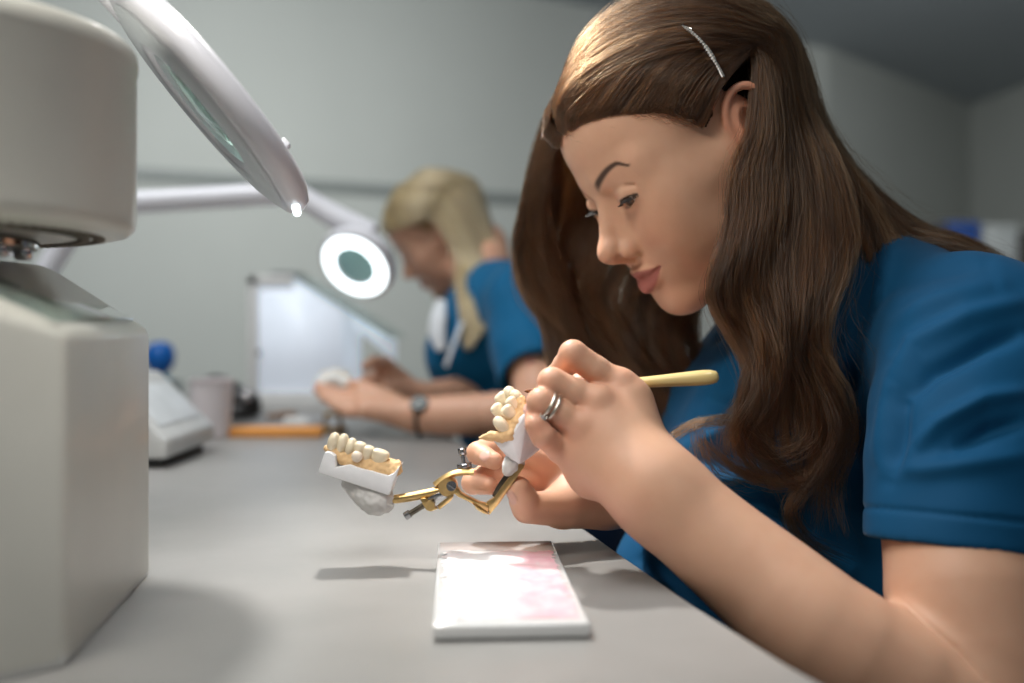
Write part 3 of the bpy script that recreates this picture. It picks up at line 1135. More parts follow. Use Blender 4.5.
    top = [
        [S(.087, .004, .064, .001), S(.078, .022, .074, .004), S(.052, .048, .080, .009), S(.018, .068, .074, .013), S(-.016, .077, .058, .016), S(-.042, .075, .036, .017)],
        [S(.088, -.004, .072, .003), S(.076, .012, .090, .010), S(.046, .042, .098, .014), S(.010, .064, .088, .016), S(-.025, .074, .066, .018), S(-.050, .073, .040, .018)],
        [S(.078, -.012, .088, .008), S(.062, .005, .105, .013), S(.030, .030, .118, .016), S(-.010, .055, .102, .018), S(-.045, .066, .072, .019), S(-.068, .066, .038, .019)],
        [S(.055, -.02, .108, .009), S(.035, .0, .122, .015), S(.0, .02, .126, .018), S(-.04, .04, .108, .020), S(-.07, .052, .07, .021), S(-.09, .05, .03, .021)],
        [S(.015, -.025, .122, .010), S(-.01, -.005, .128, .016), S(-.04, .01, .118, .020), S(-.075, .02, .09, .022), S(-.097, .028, .05, .022), S(-.104, .03, .01, .022)],
    ]
    h.lock(top, 5200, K=26, jit=(.0008, .003, .004), wave=(0, .0020, .0022), freq=1.6, clump=90, trim=.12, tight=.85, rad=.00014)
    h.lock(top, 1400, K=26, jit=(.001, .005, .007), wave=(0, .003, .003), freq=1.8, trim=.3, rad=.00009)
    curls = [
        ([W(770, 330, .742), W(752, 365, .738), W(742, 405, .736), W(755, 440, .736), W(782, 470, .736), W(806, 486, .736)], 170, .0045),
        ([W(800, 330, .742), W(822, 370, .738), W(838, 415, .736), W(830, 455, .736), W(800, 480, .736), W(762, 480, .738), W(730, 464, .741), W(704, 440, .746)], 190, .005),
        ([W(790, 350, .742), W(808, 400, .737), W(806, 440, .736), W(778, 455, .737), W(752, 438, .738)], 90, .009),
        ([W(835, 380, .742), W(838, 430, .737), W(812, 475, .736), W(790, 510, .736), W(805, 540, .738), W(848, 562, .741)], 150, .006),
        ([W(672, 436, .765), W(695, 424, .758), W(722, 420, .752), W(748, 422, .748), W(775, 410, .745)], 70, .0045),
        ([W(700, 430, .752), W(706, 458, .748), W(724, 480, .745), W(754, 484, .742)], 45, .009),
        ([W(745, 400, .741), W(735, 430, .738), W(748, 462, .738), W(772, 480, .738)], 70, .004),
    ]
    for g, n, r in curls:
        h.lock([g], n, K=34, jit=(r, r * 1.2, r * 1.5), wave=(0, .0015, .003), freq=1.0, trim=.3, rad=.00011)
    h.wisps([near[-2], near[-1], back[1], back[2]], 300, K=36, amp=.014)
    h.wisps([top[2], top[3], top[4]], 140, amp=.008)
    h.wisps([far[0], far[1]], 130, amp=.012)
    h.wisps([[S(.084, 0, .066, .001), S(.084, .014, .060, .003), S(.080, .026, .048, .004)], [S(.052, .052, .052, .001), S(.048, .058, .046, .003), S(.040, .063, .038, .004)], [S(.024, .07, .03, .001), S(.022, .072, .022, .003), S(.016, .074, .008, .003)]], 70, K=14, amp=.003)
    h.build('hair', hm, root)
# ------------------------------------------------------------ bench and things
def px_prism(bm, pts, d0, depth, bevel=0.0, seg=2, d_each=None):
    """an outline at distance d0 given solid thickness `depth` away from it."""
    A = [W(x, y, d0) for x, y in pts]
    f = [bm.verts.new(a) for a in A]
    b = [bm.verts.new(a + np.array([0, depth, 0])) for a in A]
    fs = [bm.faces.new(f), bm.faces.new(b)]
    n = len(pts)
    for i in range(n):
        j = (i + 1) % n
        fs.append(bm.faces.new((f[i], b[i], b[j], f[j])))
    bmesh.ops.recalc_face_normals(bm, faces=fs)
    vs = f + b
    if bevel > 0:
        es = list({e for v in vs for e in v.link_edges})
        bmesh.ops.bevel(bm, geom=es, offset=bevel, segments=seg, profile=.5, affect='EDGES')


def hull(bm, pts, bevel=0.0, seg=3):
    vs = [bm.verts.new([float(c) for c in p]) for p in pts]
    r = bmesh.ops.convex_hull(bm, input=vs)
    bmesh.ops.dissolve_limit(bm, angle_limit=math.radians(2), verts=bm.verts[:], edges=bm.edges[:])
    if bevel > 0:
        bmesh.ops.bevel(bm, geom=bm.edges[:], offset=bevel, segments=seg, profile=.5, affect='EDGES', clamp_overlap=True)


def edge_x(y):
    return .1395 - .2205 * (y - .4725)


def lab_bench():
    t = NT('bench_top')
    n1 = t.noise(6, 6, .6); n2 = t.noise(160, 3)
    r = t.ramp(n1.outputs['Fac'], [(.3, srgb(142, 141, 138)), (.7, srgb(162, 160, 157))])
    t.l(r.outputs['Color'], t.b.inputs['Base Color'])
    rr = t.n('ShaderNodeMapRange'); rr.inputs['To Min'].default_value = .28; rr.inputs['To Max'].default_value = .45
    t.l(n1.outputs['Fac'], rr.inputs['Value']); t.l(rr.outputs['Result'], t.b.inputs['Roughness'])
    t.bump(n2.outputs['Fac'], .05, .0004)
    o = empty('lab_bench', (-.4, 1.2, 0), 'long light grey laboratory bench top both women are working at', 'bench')
    bm = bm_new()
    y0, y1 = -.30, 2.75
    pts = [(edge_x(y0), y0)] + [(edge_x(y) + (.018 * math.exp(-((y - .36) / .12) ** 2)), y) for y in np.linspace(.0, 2.6, 27)] + [(edge_x(y1), y1), (-1.75, y1), (-1.75, y0)]
    add_prism(bm, pts, TABLE - .030, TABLE, None, .0025, 2)
    bm_obj('bench_top', bm, t.m, o, angle=30)
    body = pbr('bench_cabinet', srgb(120, 122, 122), .5)
    bm = bm_new()
    pts = [(edge_x(y0) - .45, y0), (edge_x(y1) - .45, y1), (-1.7, y1), (-1.7, y0)]
    add_prism(bm, pts, 0, TABLE - .0302, None, .003)
    bm_obj('bench_base', bm, body, o)


def mixing_slab():
    glaze = pbr('white_glaze', srgb(218, 218, 217), .12, coat=.6, var=.01)
    t = NT('porcelain_paste')
    ns = t.noise(70, 6, .65); n2 = t.noise(26, 4, .6)
    tc = t.n('ShaderNodeTexCoord'); sp = t.n('ShaderNodeSeparateXYZ'); t.l(tc.outputs['Object'], sp.inputs[0])
    ad = t.n('ShaderNodeMath', operation='ADD'); mr = t.n('ShaderNodeMapRange')
    mr.inputs['From Min'].default_value = -.012; mr.inputs['From Max'].default_value = .012
    mr.inputs['To Min'].default_value = -.22; mr.inputs['To Max'].default_value = .14
    t.l(sp.outputs['X'], mr.inputs['Value']); t.l(ns.outputs['Fac'], ad.inputs[0]); t.l(mr.outputs['Result'], ad.inputs[1])
    r = t.ramp(ad.outputs[0], [(.30, srgb(218, 216, 216)), (.44, srgb(220, 206, 206)), (.58, srgb(228, 188, 194)), (.80, srgb(224, 166, 178))])
    t.l(r.outputs['Color'], t.b.inputs['Base Color'])
    t.b.inputs['Roughness'].default_value = .45
    t.bump(n2.outputs['Fac'], .25, .0015)
    a = math.radians(3.5)
    R = np.array([[math.cos(a), -math.sin(a), 0], [math.sin(a), math.cos(a), 0], [0, 0, 1]])
    o = empty('mixing_slab', (-.0062, .639, TABLE), 'white rectangular ceramic mixing slab smeared with white and pink porcelain paste, lying in front of the hands', 'mixing slab')
    o.rotation_euler = (0, 0, a)
    M = mat4(R, (-.0062, .639, TABLE))
    bm = bm_new()
    add_box(bm, (-.0428, -.1030, .0004), (.0428, .1030, .0090), M, .0022, 4)
    bm_obj('slab', bm, glaze, o, angle=60)
    # a thin uneven film of paste
    nx, ny = 84, 150
    x = np.linspace(-.0395, .0395, nx); y = np.linspace(-.096, .072, ny)
    V = []; keep = np.zeros((nx, ny), bool)
    for i, u in enumerate(x):
        for j, v in enumerate(y):
            e = min(.0395 - abs(u), v + .096, .072 + .010 * noise.noise(Vector((u * 60, 3, 0))) - v)
            hgt = .0003 + .0011 * max(0, .45 + noise.noise(Vector((u * 45, v * 45, 1))) + .5 * noise.noise(Vector((u * 130, v * 130, 4)))) * min(1, max(0, e) / .006)
            keep[i, j] = e + .004 * noise.noise(Vector((u * 160, v * 160, 9))) > .001
            V.append((u, v, .0088 + hgt))
    V = np.array(V) @ R.T + np.array((-.0062, .639, TABLE))
    Fq = [(i * ny + j, (i + 1) * ny + j, (i + 1) * ny + j + 1, i * ny + j + 1) for i in range(nx - 1) for j in range(ny - 1) if keep[i, j] and keep[i + 1, j] and keep[i, j + 1] and keep[i + 1, j + 1]]
    p = np_mesh('porcelain_paste', V, np.array(Fq), t.m, o)
    p['label'] = 'smeared white and pink porcelain paste'


def tooth_mesh(name, c, r, mat, parent, R=None, molar=True, h=.0004, k=.0016):
    f = Field()
    R = np.eye(3) if R is None else R
    fr = Frame(R, c)
    a, b, g = r
    f.ell((0, 0, 0), (a, b, g * .92), 0, False, fr)
    f.ell((0, 0, -g * .45), (a * .80, b * .80, g * .8), .001, False, fr)
    if molar:
        for sx in (-1, 1):
            for sy in (-1, 1):
                f.ell((sx * a * .40, sy * b * .40, g * .55), (a * .52, b * .52, g * .36), k * 1.6, False, fr)
        f.cap((-a, 0, g * 1.02), (a, 0, g * 1.02), .0005, .0005, .0012, True, fr)
    else:
        f.ell((0, 0, g * .5), (a * .8, b * .55, g * .55), k, False, fr)
    V, Q = f.build(h, N=24)
    return np_mesh(name, relax(V, Q, 2, .5), Q, mat, parent)


def articulator():
    D = .710
    brass = pbr('brass', srgb(216, 182, 124), .34, 1.0, var=.12, scale=180, bump=.15, bdist=.0003)
    steel = pbr('steel', srgb(168, 168, 170), .25, 1.0, var=.1, scale=120)
    dark = pbr('dark_steel', srgb(95, 88, 78), .35, 1.0, var=.25, scale=220)
    plaster = pbr('white_plaster', srgb(232, 232, 234), .8, var=.03, scale=120, bump=.25, bscale=700, bdist=.0004)
    grey = pbr('grey_plaster', srgb(205, 203, 200), .85, var=.05, scale=90, bump=.4, bscale=420, bdist=.0006)
    tan = pbr('tan_stone', srgb(226, 188, 138), .7, var=.10, scale=240, bump=.3, bscale=600, bdist=.0005)
    ivory = pbr('ivory_porcelain', srgb(232, 218, 190), .32, var=.05, scale=160, coat=.25, sss=.15)
    o = empty('dental_articulator', W(455, 490, D), 'small brass hinged dental articulator carrying two plaster casts, held open in the hand', 'articulator')
    P = lambda x, y, dd=0.0: W(x, y, D + dd)
    # upper bow: flat bar to the left cast, curved arm over the hinge
    bm = bm_new()
    add_tube(bm, catmull([P(380, 500), P(400, 498.5), P(425, 494), P(444, 490)], 14), np.linspace(.0030, .0036, 14), 10)
    add_tube(bm, catmull([P(435, 485), P(443, 479), P(452, 474), P(462, 472), P(474, 472)], 16), [.0040] * 16, 10, flat=.62)
    bm_obj('upper_bow', bm, brass, o)
    bm = bm_new()
    add_lathe(bm, [(0, -.007), (.0062, -.007), (.0068, -.006), (.0068, .006), (.0062, .007), (0, .007)], mat4(frame_z((0, 1, 0)), P(448, 486, .003)), 28)
    h = bm_obj('hinge', bm, brass, o)
    bm = bm_new()
    add_lathe(bm, [(0, -.0030), (.0026, -.0030), (.0036, -.0018), (.0036, .001), (0, .001)], mat4(frame_z((0, -1, .1)), P(451.5, 486, -.0055)), 24)
    add_box(bm, (-.0032, -.0004, -.0036), (.0032, .0004, -.0028), mat4(frame_z((0, 1, 0)) @ rot_axis((0, 0, 1), .6), P(451.5, 486, -.0055)))
    bm_obj('hinge_screw', bm, steel, h)
    # lower bow
    bm = bm_new()
    px_prism(bm, [(452, 492), (458.5, 488), (461, 493), (468, 497), (478, 502), (489, 505), (488, 514), (480, 509), (470, 502.5), (458, 497)], D - .004, .008, .0008)
    px_prism(bm, [(472, 503), (480, 508), (490, 515), (484.5, 514), (477, 510)], D - .0065, .003, .0005)
    px_prism(bm, [(437, 506), (447, 498), (450, 494), (454, 496), (450, 502), (439, 510)], D - .005, .006, .0008)
    bm_obj('lower_bow', bm, brass, o)
    bm = bm_new()
    px_prism(bm, [(486, 503), (494, 498), (519, 463), (525, 466), (499, 504), (489.5, 515)], D - .003, .006, .0007)
    bm_obj('cast_arm', bm, brass, o)
    bm = bm_new()
    px_prism(bm, [(492, 496), (497, 486), (510, 467), (516, 466), (501, 490), (496, 498)], D + .001, .004, .0005)
    b = bm_obj('cast_arm_rail', bm, dark, o)
    # support screw with two knurled nuts
    bm = bm_new()
    s0, s1 = P(462, 449, .004), P(465.5, 469, .004)
    add_tube(bm, [s0, s1], .0019, 12)
    sc = bm_obj('support_screw', bm, steel, o)
    for c, r, hh in ((P(462.3, 451.5, .004), .0030, .0052), (P(464.5, 466, .004), .0054, .0040)):
        bm = bm_new()
        M = mat4(frame_z(s1 - s0), c)
        n = 22
        add_prism(bm, [((r * (1 if i % 2 else .92)) * math.cos(math.pi * i / n), (r * (1 if i % 2 else .92)) * math.sin(math.pi * i / n)) for i in range(2 * n)], -hh / 2, hh / 2, M)
        bm_obj('knurled_nut', bm, steel, sc)
    # incisal pin: clamp and rod sticking out below
    bm = bm_new()
    add_tube(bm, [P(434, 499, -.001), P(420, 507.5, -.002), P(408, 515, -.003)], [.0026, .0021, .0021], 12)
    pin = bm_obj('pin', bm, dark, o)
    bm = bm_new()
    add_lathe(bm, [(0, -.002), (.0030, -.002), (.0030, .002), (0, .002)], mat4(frame_z(P(408, 515) - P(434, 499)), P(407.5, 515, -.003)), 16)
    bm_obj('pin_tip', bm, steel, pin)
    bm = bm_new()
    px_prism(bm, [(420, 499), (426, 498), (431, 505), (438, 509), (430, 512), (424, 507)], D - .005, .007, .0008)
    add_lathe(bm, [(0, -.004), (.0035, -.004), (.0035, .004), (0, .004)], mat4(frame_z((0, 1, 0)), P(430, 505, -.004)), 20)
    bm_obj('clamp', bm, brass, o)
    bm = bm_new()
    px_prism(bm, [(427, 498), (441, 491), (447, 494), (437, 501), (430, 503)], D - .0035, .008, .0006)
    bm_obj('hinge_block', bm, steel, o)

    # ---- left cast, teeth up
    c1 = bm_new()
    top = [(325, 452), (330, 452.5), (335, 456), (335.5, 468), (340, 467), (350, 465), (356, 467.5), (364, 470), (372, 471.5), (380, 474), (388, 476), (393, 474), (400, 465.5)]
    px_prism(c1, [(317.8, 472.5)] + top + [(389, 495.5), (352, 483.5)], D - .011, .024, .0007)
    cast = bm_obj('dental_cast', c1, plaster, o, angle=25)
    cast['label'] = 'left plaster cast with a row of ivory teeth pointing up'
    f = Field()
    for x, y, r in ((352, 487, .0040), (362, 491, .0085), (372, 498, .0105), (380, 501, .0100)):
        f.ell(P(x, y, .0), (r, r * .95, r), .006)
    f.cap(P(346, 484), P(385, 497), .0030, .0045, .005)
    V, Q = f.build(.0007)
    V = relax(V, Q, 2)
    V += normals(V, Q) * (np.array([noise.noise(Vector(p * 260)) for p in V]) * .0009)[:, None]
    np_mesh('mounting_plaster', V, Q, grey, cast)
    f = Field()
    gum = [(328, 449), (334, 451), (342, 456), (352, 457), (360, 460), (370, 463), (380, 465), (390, 466), (397, 465)]
    f.chain([P(x, y, -.001) for x, y in gum], [.0026, .0032, .0036, .0038, .0040, .0042, .0042, .0040, .0028], .002, ks=.002)
    f.chain([P(x + 1, y + 5, -.0025) for x, y in gum[2:]], [.0030, .0038, .0040, .0044, .0048, .0044, .0036], .003, ks=.002)
    f.chain([P(x, y - 1, .004) for x, y in gum], [.0030, .0036, .0040, .0042, .0044, .0046, .0046, .0044, .0030], .003, ks=.002)
    V, Q = f.build(.0006)
    V = relax(V, Q, 1)
    V += normals(V, Q) * (np.array([noise.noise(Vector(p * 330)) for p in V]) * .0009)[:, None]
    np_mesh('gum', V, Q, tan, cast)
    tilt = rot_axis((0, 1, 0), .30)
    for x, y, r, mol in ((333.5, 442, (.0042, .0048, .0068), False), (342.5, 443.2, (.0040, .0048, .0068), False), (350.8, 447, (.0040, .0048, .0064), False), (359.3, 450, (.0043, .0050, .0060), True), (367.6, 453.5, (.0045, .0052, .0058), True), (379.5, 457, (.0066, .0058, .0056), True)):
        tooth_mesh('tooth', P(x, y, -.001), r, ivory, cast, tilt, mol)
    tooth_mesh('tooth_stump', P(357, 456.5, -.007), (.0040, .0032, .0034), pbr('pale_stone', srgb(238, 222, 202), .6, var=.05), cast, tilt, False)
    # ---- right cast, teeth facing left
    bm = bm_new()
    fp = [(492.5, 441), (510, 438), (529.7, 408.5), (539.5, 447), (531, 456), (519.5, 464.5), (506, 452)]
    A = [P(493, 441, -.006), P(511, 437.5, -.012), P(529.7, 408.5, -.010), P(539.5, 447, .004), P(531, 457, .002), P(519.5, 464.5, -.010), P(505, 455, -.004)]
    B = [a + np.array([.006, .020, .002]) for a in A]
    hull(bm, A + B, .0005, 1)
    c2 = bm_obj('dental_cast', bm, plaster, o, angle=20)
    c2['label'] = 'right plaster cast with its teeth turned to the left under the brush'
    f = Field()
    f.ell(P(514, 462, .004), (.0075, .008, .0075), .004)
    f.ell(P(509, 469, .000), (.0050, .006, .0055), .004)
    V, Q = f.build(.0007)
    V += normals(V, Q) * (np.array([noise.noise(Vector(p * 260)) for p in V]) * .0008)[:, None]
    np_mesh('mounting_plaster', V, Q, grey, c2)
    f = Field()
    f.chain([P(522, 400, .000), P(524, 410, -.002), P(517, 424, -.006), P(510, 434, -.009)], [.0032, .0036, .0038, .0032], .003, ks=.002)
    f.chain([P(516, 404, .002), P(514, 418, .000), P(507, 430, -.004)], [.0046, .0048, .0046], .004, ks=.002)
    f.chain([P(480, 438, -.006), P(492, 436, -.006), P(502, 437, -.007), P(510, 437, -.009)], [.0012, .0034, .0040, .0034], .003, ks=.002)
    V, Q = f.build(.0006)
    V = relax(V, Q, 1)
    V += normals(V, Q) * (np.array([noise.noise(Vector(p * 330)) for p in V]) * .0008)[:, None]
    np_mesh('gum', V, Q, tan, c2)
    tl = rot_axis((0, 1, 0), -.75)
    for x, y, dd, r, mol in ((517, 396.5, .003, (.0034, .0042, .0046), False), (513, 404, .0, (.0038, .0042, .0048), True), (509, 412.5, -.003, (.0042, .0044, .0050), True), (501.5, 425, -.007, (.0040, .0042, .0060), False), (504, 400.5, .012, (.0046, .0050, .0060), True), (499.5, 411, .008, (.0044, .0050, .0055), True), (510, 393, .010, (.0040, .0042, .0044), False)):
        tooth_mesh('tooth', P(x, y, dd), np.array(r) * 1.14, ivory, c2, tl, mol)
    return o


def brush():
    cream = pbr('cream_handle', srgb(226, 202, 138), .28, var=.03, coat=.4)
    bronze = pbr('bronze_ferrule', srgb(190, 140, 80), .3, 1.0)
    tipm = pbr('sable_hair', srgb(120, 70, 34), .7, var=.3, scale=900)
    a, b = W(719, 376.5, .700), W(524, 391.5, .733)
    D = b - a; L = np.linalg.norm(D); R = frame_z(D)
    o = empty('paint_brush', a, 'slim brush with a cream handle held in the near hand against the right cast', 'brush')
    bm = bm_new()
    M = mat4(R, a)
    add_lathe(bm, [(0, 0), (.0022, .0003), (.0040, .0018), (.0051, .0055), (.0055, .011), (.0053, .018), (.0047, .032), (.0040, .050), (.0036, .070), (.0036, L * .70), (.0028, L * .76), (0, L * .76)], M, 28)
    bm_obj('handle', bm, cream, o)
    bm = bm_new()
    add_lathe(bm, [(0, L * .755), (.0030, L * .755), (.0031, L * .80), (.0022, L * .93), (.0018, L * .945), (0, L * .945)], M, 24)
    bm_obj('ferrule', bm, bronze, o)
    bm = bm_new()
    add_lathe(bm, [(0, L * .94), (.0016, L * .943), (.0019, L * .96), (.0012, L * .985), (0, L * 1.0)], M, 20)
    bm_obj('bristles', bm, tipm, o)


def finger_rings(root, near):
    metal = pbr('white_gold', srgb(226, 220, 208), .30, 1.0)
    p0, p1 = near['ring']
    ax = unit(p1 - p0)
    R = frame_z(ax, (0, -1, .3))
    for t, nm in ((.74, 'wedding_ring'), (.86, 'diamond_ring')):
        c = p0 + (p1 - p0) * t
        bm = bm_new()
        n = 48
        pts = [c + .01035 * (math.cos(2 * math.pi * i / n) * R[:, 0] + math.sin(2 * math.pi * i / n) * R[:, 1]) for i in range(n + 1)]
        add_tube(bm, pts, .00125, 10, cap=False)
        bmesh.ops.remove_doubles(bm, verts=bm.verts[:], dist=1e-6)
        r = bm_obj(nm, bm, metal, root)
        if nm == 'diamond_ring':
            n3 = unit(np.array([-.25, -.75, -.62])); n3 = unit(n3 - np.dot(n3, ax) * ax)
            q = c + n3 * .0118
            Rg = frame_z(n3)
            bm = bm_new()
            add_lathe(bm, [(0, -.0015), (.0012, -.0014), (.0026, .0004), (.0028, .0012), (.0014, .0026), (0, .0026)], mat4(Rg, q), 8)
            g = pbr('diamond', (.95, .95, .97), .02, trans=.6, ior=2.2)
            bm_obj('diamond', bm, g, r, smooth=False)
            bm = bm_new()
            for k in range(6):
                a = 2 * math.pi * k / 6
                v = q + Rg[:, 0] * .0027 * math.cos(a) + Rg[:, 1] * .0027 * math.sin(a)
                add_tube(bm, [v - n3 * .0025, v + n3 * .0014], .0005, 8)
            bm_obj('setting', bm, metal, r)


def hair_slide(root):
    m = pbr('silver_slide', srgb(215, 212, 205), .2, 1.0, var=.1, scale=400)
    pts = []
    for px, py in ((686, 28), (694, 34), (702, 42), (709, 51), (715, 61), (720, 70), (723, 76)):
        pts.append(skull_hit(HA, px, py, .0235))
    bm = bm_new()
    C = catmull(pts, 30)
    add_tube(bm, C, .0009, 8)
    for i, p in enumerate(catmull(pts, 22)):
        r = .0017 if abs(i - 11) > 2 else .0022
        bmesh.ops.create_icosphere(bm, subdivisions=1, radius=r, matrix=Matrix.Translation(Vector(p)))
    add_tube(bm, [pts[0] + (.004, -.0005, -.001), pts[0], pts[0] + (-.003, 0, .002)], .0010, 8)
    bm_obj('hair_slide', bm, m, root)


def furnace():
    enamel = pbr('cream_enamel', srgb(212, 210, 200), .38, var=.035, scale=14, bump=.06, bscale=300, coat=.15)
    trimm = pbr('pale_trim', srgb(206, 206, 202), .3)
    chrome = pbr('chrome', srgb(200, 200, 200), .08, 1.0)
    dark = pbr('vent_shade', srgb(120, 112, 100), .6)
    glass = pbr('teal_glass', (.70, .88, .86), .03, trans=1.0, ior=1.46, var=.0)
    o = empty('ceramic_furnace', (-.33, .58, TABLE), 'cream enamelled furnace with a drum over a sloping base, at the bench\'s left edge', 'furnace')
    A, B, A2 = (-.221, .493), (-.246, .677), (-.268, .449)
    zt = .9165
    C, Dd = (-.470, .655), (-.450, .445)
    bm = bm_new()
    pts = [(*A, TABLE + .001), (*B, TABLE + .001), (*A2, TABLE + .001), (*C, TABLE + .001), (*Dd, TABLE + .001),
           (*A, zt), (*B, zt), (A2[0], A2[1], .936), (-.312, .452, .960), (-.312, .669, .960), (*C, .962), (*Dd, .962)]
    hull(bm, pts, .005, 4)
    bm_obj('base', bm, enamel, o, angle=35)
    bm = bm_new()
    foot = [(*p, z) for p in ((A[0] - .0005, A[1] + .000), (B[0] - .0005, B[1] - .001), (A2[0], A2[1] + .001), (C[0] + .001, C[1] - .001), (Dd[0], Dd[1] + .001)) for z in (TABLE, TABLE + .009)]
    hull(bm, foot, .002, 2)
    bm_obj('plinth', bm, trimm, o)
    # glass plate lying on the slope
    n = unit(np.cross(np.array([-.312 + .221, .452 - .493 + .02, .960 - zt]), np.array([-.025, .184, 0.0])))
    n = n if n[2] > 0 else -n
    p = np.array([-.2335, .585, zt + .0005]); u = unit(np.array([-.025, .184, 0])); v = np.cross(n, u)
    v = v if v[2] > 0 else -v
    R = np.stack([u, v, np.cross(u, v)], 1)
    if R[2, 2] < 0:
        R[:, 2] *= -1; R[:, 0] *= -1
    bm = bm_new()
    add_box(bm, (-.080, .010, .0008), (.080, .086, .0038), mat4(R, p), .0006, 2)
    bm_obj('glass_panel', bm, glass, o)
    # drum
    cx, cy, r = -.346, .578, .120
    M = mat4(np.eye(3), (cx, cy, 0))
    bm = bm_new()
    add_lathe(bm, [(0, .973), (.085, .973), (.108, .9733), (.1150, .9750), (.1188, .9785), (.120, .984), (.120, 1.074), (.1206, 1.075), (.1210, 1.079), (.1206, 1.084), (.1185, 1.087), (0, 1.089)], M, 128)
    bm_obj('drum', bm, enamel, o, angle=50)
    bm = bm_new()
    for k in range(96):
        a = 2 * math.pi * k / 96
        for rr, zz in ((.0985, .9722), (.0895, .9720)):
            d = np.array([math.cos(a), math.sin(a), 0]); tdir = np.array([-math.sin(a), math.cos(a), 0])
            sl = d
            RR = np.stack([tdir, sl, np.cross(tdir, sl)], 1)
            add_box(bm, (-.0009, -.0033, -.0006), (.0009, .0033, .0010), mat4(RR, np.array([cx, cy, 0]) + d * rr + np.array([0, 0, zz + .0008])))
    bm_obj('vent_slots', bm, dark, o)
    bm = bm_new()
    add_lathe(bm, [(0, .964), (.062, .964), (.065, .9655), (.065, .9705), (.062, .9735), (0, .9735)], M, 72)
    bm_obj('lift_plate', bm, chrome, o)
    for a in (-1.25, -.75, -.25, .25):
        bm = bm_new()
        q = (cx + .057 * math.cos(a), cy + .057 * math.sin(a), 0)
        add_lathe(bm, [(0, .9585), (.0040, .9585), (.0052, .9600), (.0052, .9645), (0, .9645)], mat4(np.eye(3), q), 20)
        bm_obj('bolt', bm, chrome, o)
    for a in (-.95, .6, 2.2):
        bm = bm_new()
        q = (cx + .034 * math.cos(a), cy + .034 * math.sin(a), 0)
        add_lathe(bm, [(0, .9595), (.0065, .9595), (.0065, .9650), (0, .9650)], mat4(np.eye(3), q), 24)
        bm_obj('post', bm, chrome, o)


def magnifier_near():
    white = pbr('lamp_white', srgb(222, 222, 228), .3, var=.01, coat=.2)
    diff = pbr('lamp_diffuser', srgb(205, 210, 214), .35, var=.01)
    lens = pbr('green_lens', (.62, .86, .76), .03, trans=.9, ior=1.45)
    led = pbr('lit_led', (.9, .97, 1), .4, emit=(.85, .95, 1), estr=2.5)
    c = W(207, 104, .70)
    v = unit(c - EYE)
    ax = unit(W(303, 207, .70) - W(119, 2, .70))
    perp = unit(np.cross(ax, v)); perp = perp if perp[2] < 0 else -perp
    n = unit(perp - .135 * v)
    n = unit(n - np.dot(n, ax) * ax)
    R = np.stack([ax, np.cross(n, ax), n], 1)
    M = mat4(R, c)
    o = empty('magnifier_lamp', c, 'white ring magnifier lamp tilted nearly edge on above the furnace, its rim towards the viewer', 'magnifier lamp')
    bm = bm_new()
    # ring body: visible face on +n, domed back on -n
    prof = [(.0465, .006), (.050, .0085), (.088, .0060), (.0955, .0035), (.0975, .0), (.0980, -.004), (.0965, -.009), (.090, -.0135), (.070, -.0165), (.052, -.017), (.0465, -.015)]
    add_lathe(bm, prof + [prof[0]], M, 128, cap=False)
    bmesh.ops.remove_doubles(bm, verts=bm.verts[:], dist=1e-6)
    bm_obj('housing', bm, white, o, angle=50)
    bm = bm_new()
    add_lathe(bm, [(.055, .0086), (.060, .0096), (.080, .0080), (.085, .0066)], M, 128, cap=False)
    bm_obj('diffuser', bm, diff, o)
    bm = bm_new()
    add_lathe(bm, [(0, -.012), (.030, -.010), (.047, -.004), (.047, .001), (.030, .006), (0, .0085)], M, 96)
    bm_obj('lens', bm, lens, o)
    bm = bm_new()
    add_tube(bm, [c + ax * (.0978 * math.cos(a)) + R[:, 1] * (.0978 * math.sin(a)) + n * .003 for a in np.linspace(-.08, .08, 9)], .0030, 12)
    bm_obj('led_window', bm, led, o)
    bm = bm_new()
    q = W(289, 141, .70)
    add_box(bm, (-.0035, -.004, -.003), (.0035, .004, .0025), mat4(R, q - n * -.004), .0012)
    bm_obj('switch', bm, white, o)
    bm = bm_new()
    s = c - ax * .096 - n * .008
    e1 = s - ax * .07 + np.array([-.01, .03, .03]); e2 = np.array([-.62, .95, 1.42]); e3 = np.array([-1.02, 1.32, 1.15])
    add_tube(bm, catmull([s + ax * .012, s - ax * .03, e1], 10), np.linspace(.016, .012, 10), 16)
    add_tube(bm, [e1, e2], .012, 16)
    add_tube(bm, [e2 + (0, .02, 0), e3, (-1.02, 1.32, .80)], .013, 16)
    bm_obj('arm', bm, white, o)
    bm = bm_new()
    add_lathe(bm, [(0, TABLE), (.045, TABLE), (.045, TABLE + .03), (.02, TABLE + .045), (.016, TABLE + .10), (0, TABLE + .10)], mat4(np.eye(3), (-1.02, 1.32, 0)), 32)
    bm_obj('bench_clamp', bm, white, o)
    return c, n


